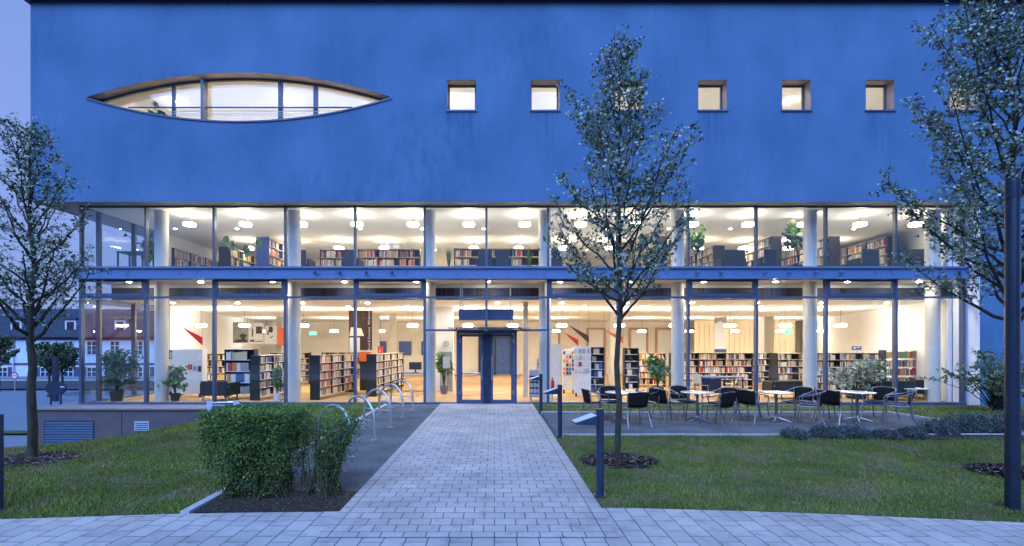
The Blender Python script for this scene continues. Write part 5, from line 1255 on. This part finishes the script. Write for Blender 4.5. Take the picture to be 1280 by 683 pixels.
# bollard lamps
def bollard():
    t = thing('bollard_lamp', 'x', 'bollard', group='blue bollard lamps')
    MB().lathe([(.085, 0), (.085, .03), (.055, .035), (.055, .05)], 0, 0, 24).build('base_plate', 'bollard_paint', t, smooth=True)
    MB().lathe([(.045, .04), (.045, 1.05), (.04, 1.055)], 0, 0, 24).build('post', 'bollard_paint', t, smooth=True)
    h_ = MB(); h_.add([(-.07, -.12, .99), (-.07, .12, .99), (-.07, .12, .88), (-.07, -.12, .88), (-.33, -.10, .905), (-.33, .10, .905), (-.33, .10, .885), (-.33, -.10, .885)], [(0, 1, 5, 4), (3, 7, 6, 2), (0, 4, 7, 3), (1, 2, 6, 5), (4, 5, 6, 7), (0, 3, 2, 1)])
    h = h_.build('lamp_head', 'bollard_paint', t, bevel=.006); h['label'] = 'wedge-shaped lamp head'
    MB().add([(-.075, -.112, .992), (-.075, .112, .992), (-.325, .094, .910), (-.325, -.094, .910)], [(0, 1, 2, 3)]).build('lens', 'vent_white', h)
    MB().tube([(-.08, 0, .95), (0, 0, .95)], .02, 8).build('joint', 'dark_metal', t)
    return t
bp = bollard()
for i, (x, y, rz, lb) in enumerate(((1.26, 5.82, 8, 'blue bollard lamp in the grass nearest the crossing path'), (1.27, 9.47, 6, 'blue bollard lamp at the terrace kerb corner'), (1.26, 13.2, 6, 'blue bollard lamp closest to the entrance'), (-5.43, 5.34, 0, 'bollard lamp at the outer edge of the sloping lawn'))):
    o = bp if i == 0 else dup(bp, (0, 0, 0)); o.location = (x, y, .0); o.rotation_euler.z = R(rz); o['label'] = lb
# tall dark post
t = thing('tall_post', 'tall dark round post with an angled arm at its top, before the broad tree', 'post', (PX(1265.5, 5.36), 5.36, 0))
MB().lathe([(.075, -.05), (.075, .02), (.064, .025), (.064, 3.58), (.058, 3.63), (.02, 3.65)], 0, 0, 28).build('post', 'post_paint', t, smooth=True)
MB().tube([(0, 0, 3.50), (.6, -.05, 3.58), (1.4, -.1, 3.60)], [.045, .042, .042], 12).build('arm', 'post_paint', t, smooth=True)
MB().lathe([(.069, 3.42), (.069, 3.60)], 0, 0, 28).build('collar', 'post_paint', t, smooth=True)
# low rail with two pale end plates behind the hedge
Yb = 13.6
t = thing('low_rail', 'low metal rail between two pale blue plates behind the hedge', 'rail', (PX(281, Yb), Yb, tz(-7.5, 13.6)))
for px, a in ((262.5, .3), (296, -.3)):
    x = PX(px, Yb) - t.location.x; MB().box(x - .08, -.03, -.02, x + .08, .03, .42).build('plate', 'vent_white', t)
MB().tube([(PX(262, Yb) - t.location.x, 0, .36), (PX(296, Yb) - t.location.x, 0, .38)], .018, 8).build('rail', 'steel', t)
MB().box(PX(262, Yb) - t.location.x, -.02, .15, PX(296, Yb) - t.location.x, .02, .28).build('board', 'blue_metal', t)

# ------------------------------------------------------------------ street on the far left
sheet('road', frange(-120, -16, 4), [39, 41, 43, 45, 47, 48.5], lambda x, y: tz(x, y) + .06, 'road')
sheet('sidewalk', frange(-120, -16, 4), [48.5, 50, 52, 53.8], lambda x, y: tz(x, y) + .16, 'pavement')
sheet('grass_verge', frange(-60, -16, 2), [18.9, 19.3, 19.8], lambda x, y: tz(x, y) + .03, 'lawn_ground')
mb = MB()
for i in range(60): x = -75 + i; mb.box(x + .004, 48.35, tz(x, 48.4), x + .996, 48.5, tz(x, 48.4) + .17)
tag(mb.build('kerb', 'curb_stone'), kind='structure')
HY = 54.0; hz0 = -3.25
def house(name, label, x0, x1, eave, ridge, Y, depth, wallm, wins, rows, dorm=()):
    t = thing(name, label, 'house', ((x0 + x1) / 2, Y, hz0)); cx = (x0 + x1) / 2
    L = lambda x: x - cx
    MB().box(L(x0), 0, 0, L(x1), depth, eave).build('wall', wallm, t)
    MB().box(L(x0) - .05, -.04, 2.95, L(x1) + .05, -.003, 3.2).box(L(x0), -.05, eave - .35, L(x1), -.003, eave - .05).build('string_course', 'house_trim', t)
    rr = MB(); e = .5; a, b = L(x0) - e, L(x1) + e
    rr.add([(a, -e, eave), (b, -e, eave), (b, depth + e, eave), (a, depth + e, eave), (a + 1.2, 1.0, eave + (ridge - eave) * .72), (b - 1.2, 1.0, eave + (ridge - eave) * .72), (b - 1.2, depth - 1, eave + (ridge - eave) * .72), (a + 1.2, depth - 1, eave + (ridge - eave) * .72), (a + 2.5, depth / 2, ridge), (b - 2.5, depth / 2, ridge)],
           [(0, 3, 2, 1), (0, 1, 5, 4), (1, 2, 6, 5), (2, 3, 7, 6), (3, 0, 4, 7), (4, 5, 9, 8), (6, 7, 8, 9), (5, 6, 9), (7, 4, 8)])
    rf_ = rr.build('roof', 'roof_slate', t)
    for q in dorm:
        MB().box(L(q) - .6, .0, eave + .5, L(q) + .6, 2.2, eave + 1.9).build('dormer', wallm, rf_); MB().box(L(q) - .7, -.1, eave + 1.9, L(q) + .7, 2.4, eave + 2.1).build('dormer_roof', 'roof_slate', rf_)
        MB().box(L(q) - .4, -.03, eave + .75, L(q) + .4, -.004, eave + 1.7).build('dormer_window', 'window_glass_dark', rf_)
    for x in wins:
        for z in rows:
            f = MB(); f.box(L(x) - .62, -.05, z - .08, L(x) + .62, -.003, z); hw, hh = .55, 1.5
            f.box(L(x) - hw, -.07, z, L(x) - hw + .08, -.003, z + hh); f.box(L(x) + hw - .08, -.07, z, L(x) + hw, -.003, z + hh); f.box(L(x) - hw + .08, -.07, z + hh - .08, L(x) + hw - .08, -.003, z + hh); f.box(L(x) - .04, -.07, z, L(x) + .04, -.003, z + hh - .08)
            f.box(L(x) - hw + .08, -.065, z + hh * .62, L(x) + hw - .08, -.003, z + hh * .62 + .07); f.box(L(x) - hw + .08, -.065, z + hh * .3, L(x) + hw - .08, -.003, z + hh * .3 + .03)
            fr = f.build('window', 'window_white', t); MB().box(L(x) - hw + .07, -.035, z + .01, L(x) + hw - .07, -.02, z + hh - .07).build('pane', 'window_glass_dark', fr)
            if z < 2:
                for s in (-1, 1): MB().box(L(x) + s * .6, -.05, z, L(x) + s * 1.1, -.004, z + hh).build('shutter', 'shutter', fr)
    return t
wx = [PX(p_, HY) for p_ in (-82, -42, 4, 57, 86, 115, 144, 173, 200)]
house('town_house', 'pale two-storey house with white windows and a slate mansard roof across the street', PX(-110, HY), PX(225, HY), 6.05, 9.6, HY, 11, 'house_wall', wx, (1.25, 4.15), (PX(-30, HY), PX(20, HY), PX(88, HY), PX(150, HY)))
dp = thing('drainpipe', 'pale rain pipe on the front of the street house', 'drainpipe', (PX(18, HY), HY - .15, hz0)); MB().tube([(0, 0, 0), (0, 0, 6.0)], .07, 8).build('pipe', 'window_white', dp)
MB().box(-.1, 0, 2, .1, .14, 2.05).box(-.1, 0, 4.5, .1, .14, 4.55).build('bracket', 'window_white', dp)
house('neighbour_block', 'plain block across the path, facing the library', -34, 40, 9.5, 11.5, -36, 11, 'plinth', [-30 + 4.2 * i for i in range(16)], (5.0, 7.4))
nb_ = [o for o in COL.objects if o.name.startswith('neighbour_block')][0]; nb_.rotation_euler.z = math.pi; nb_.location = (3, -25, 0)
# far trees / street trees
def street_tree(label, x, y, H, seed, rad=1.6, n=30):
    return tree('street_tree', label, 'tree', (x, y, tz(x, y)), H, H * .42, prof([(0, rad), (.4, rad * .95), (1, rad * .3)]), .10, seed, nb=n, leafs=.10, blos=.0, pal=.2, group='small bare street trees', lv=.55, twmul=.6)
for i, (px, Y, H) in enumerate(((62, 34, 3.6), (78, 36, 3.3), (-2, 38, 4.2))):
    street_tree(['small street tree beside the oval sign', 'small street tree at the building corner by the lamp', 'small street tree at the outer edge of the street'][i], PX(px, Y), Y, H, 90 + i, 1.3)
# street lamp
Y = 31; x = PX(69.5, Y); t = thing('street_lamp', 'dark angular street lamp with a flat arm by the oval sign', 'street lamp', (x, Y, tz(x, Y)))
zt = PZ(446, Y) - tz(x, Y); MB().box(-.12, -.12, 0, .12, .12, zt).build('post', 'dark_metal', t); MB().prism([(-.12, zt - .16), (-.12, zt), (-1.2, zt - .03), (-1.25, zt - .08)], -.14, .14).build('lamp_head', 'dark_metal', t)
Y = 29; x = PX(70, Y); t = thing('oval_sign', 'dark oval sign board on two posts beside the street', 'sign', (x, Y, tz(x, Y))); zc = PZ(485.5, Y) - tz(x, Y)
MB().prism([(.62 * math.cos(a), zc + .40 * math.sin(a)) for a in [2 * math.pi * i / 32 for i in range(32)]], -.05, .05).build('board', 'dark_metal', t); MB().box(.3, -.06, zc + .05, .55, -.052, zc + .11).build('lettering', 'window_white', t)
for s in (-.3, .28): MB().box(s - .04, -.03, 0, s + .04, .03, zc - .3).build('post', 'navy_paint', t)
Y = 36; x = PX(18, Y); t = thing('traffic_sign', 'round white road sign with a dark rim on a thin pole', 'sign', (x, Y, tz(x, Y))); zc = PZ(470, Y) - tz(x, Y)
MB().tube([(0, .03, 0), (0, .03, zc + .2)], .03, 8).build('pole', 'steel', t); MB().prism([(.27 * math.cos(a), zc + .27 * math.sin(a)) for a in [2 * math.pi * i / 28 for i in range(28)]], 0, .02).build('rim', 'red', t); MB().prism([(.19 * math.cos(a), zc + .19 * math.sin(a)) for a in [2 * math.pi * i / 28 for i in range(28)]], -.006, -.001).build('disc', 'sign_white', t); MB().box(-.12, -.012, zc - .03, .12, -.007, zc + .03).build('symbol', 'dark_metal', t)

# ------------------------------------------------------------------ world, sun, camera
w = bpy.data.worlds.new('World'); sc.world = w; w.use_nodes = True; nt = w.node_tree; nt.nodes.clear()
out = nt.nodes.new('ShaderNodeOutputWorld'); bg = nt.nodes.new('ShaderNodeBackground'); sky = nt.nodes.new('ShaderNodeTexSky')
sky.sky_type = 'NISHITA'; sky.sun_disc = False; SE, SR = R(0.0), R(65); sky.sun_elevation = SE; sky.sun_rotation = SR; sky.ozone_density = 4.0; sky.air_density = 1.0; sky.dust_density = .3
mx = nt.nodes.new('ShaderNodeMix'); mx.data_type = 'RGBA'; mx.blend_type = 'MULTIPLY'; mx.inputs[0].default_value = 1
# twilight: deep blue overhead and in the east, lavender afterglow low over the street side
tc = nt.nodes.new('ShaderNodeTexCoord'); dt = nt.nodes.new('ShaderNodeVectorMath'); dt.operation = 'DOT_PRODUCT'; dt.inputs[1].default_value = (-.45, .78, -.45); nt.links.new(tc.outputs['Generated'], dt.inputs[0])
mr = nt.nodes.new('ShaderNodeMapRange'); mr.interpolation_type = 'SMOOTHSTEP'; mr.inputs[1].default_value = -.1; mr.inputs[2].default_value = .84; nt.links.new(dt.outputs['Value'], mr.inputs[0])
tm = nt.nodes.new('ShaderNodeMix'); tm.data_type = 'RGBA'; tm.inputs[6].default_value = (2.9, 3.1, 4.1, 1); tm.inputs[7].default_value = (3.5, 3.0, 3.6, 1)
nt.links.new(mr.outputs[0], tm.inputs[0]); nt.links.new(tm.outputs[2], mx.inputs[7])
hz_ = nt.nodes.new('ShaderNodeMix'); hz_.data_type = 'RGBA'; hz_.inputs[7].default_value = (.55, .79, 1.64, 1)
hf = nt.nodes.new('ShaderNodeMath'); hf.operation = 'MULTIPLY'; hf.inputs[1].default_value = .9; nt.links.new(mr.outputs[0], hf.inputs[0]); nt.links.new(hf.outputs[0], hz_.inputs[0]); nt.links.new(mx.outputs[2], hz_.inputs[6])
nt.links.new(sky.outputs[0], mx.inputs[6]); nt.links.new(hz_.outputs[2], bg.inputs[0]); bg.inputs[1].default_value = .15; nt.links.new(bg.outputs[0], out.inputs[0])
sl = bpy.data.lights.new('sun', 'SUN'); sl.energy = 1.7; sl.angle = R(60); sl.color = (.31, .52, 1.0)
so = bpy.data.objects.new('sun', sl); COL.objects.link(so); so.rotation_euler = (R(42), 0, R(-15))
cam = bpy.data.cameras.new('camera'); cam.lens = F / 1280 * 36; cam.sensor_width = 36; cam.shift_x = (640 - CX) / 1280; cam.shift_y = (CY - 341.5) / 1280; cam.clip_end = 5000; cam.clip_start = .05
co = bpy.data.objects.new('camera', cam); COL.objects.link(co); co.location = (0, 0, CH); co.rotation_euler = (R(90), 0, 0); sc.camera = co
sc.view_settings.view_transform = 'Standard'; sc.view_settings.look = 'None'; sc.view_settings.exposure = 1.78; sc.view_settings.gamma = 1
cy = sc.cycles; cy.use_denoising = True; cy.max_bounces = 8; cy.diffuse_bounces = 3; cy.glossy_bounces = 4; cy.transparent_max_bounces = 16; cy.sample_clamp_indirect = 6; cy.caustics_reflective = False; cy.caustics_refractive = False
try: cy.use_light_tree = True
except Exception: pass
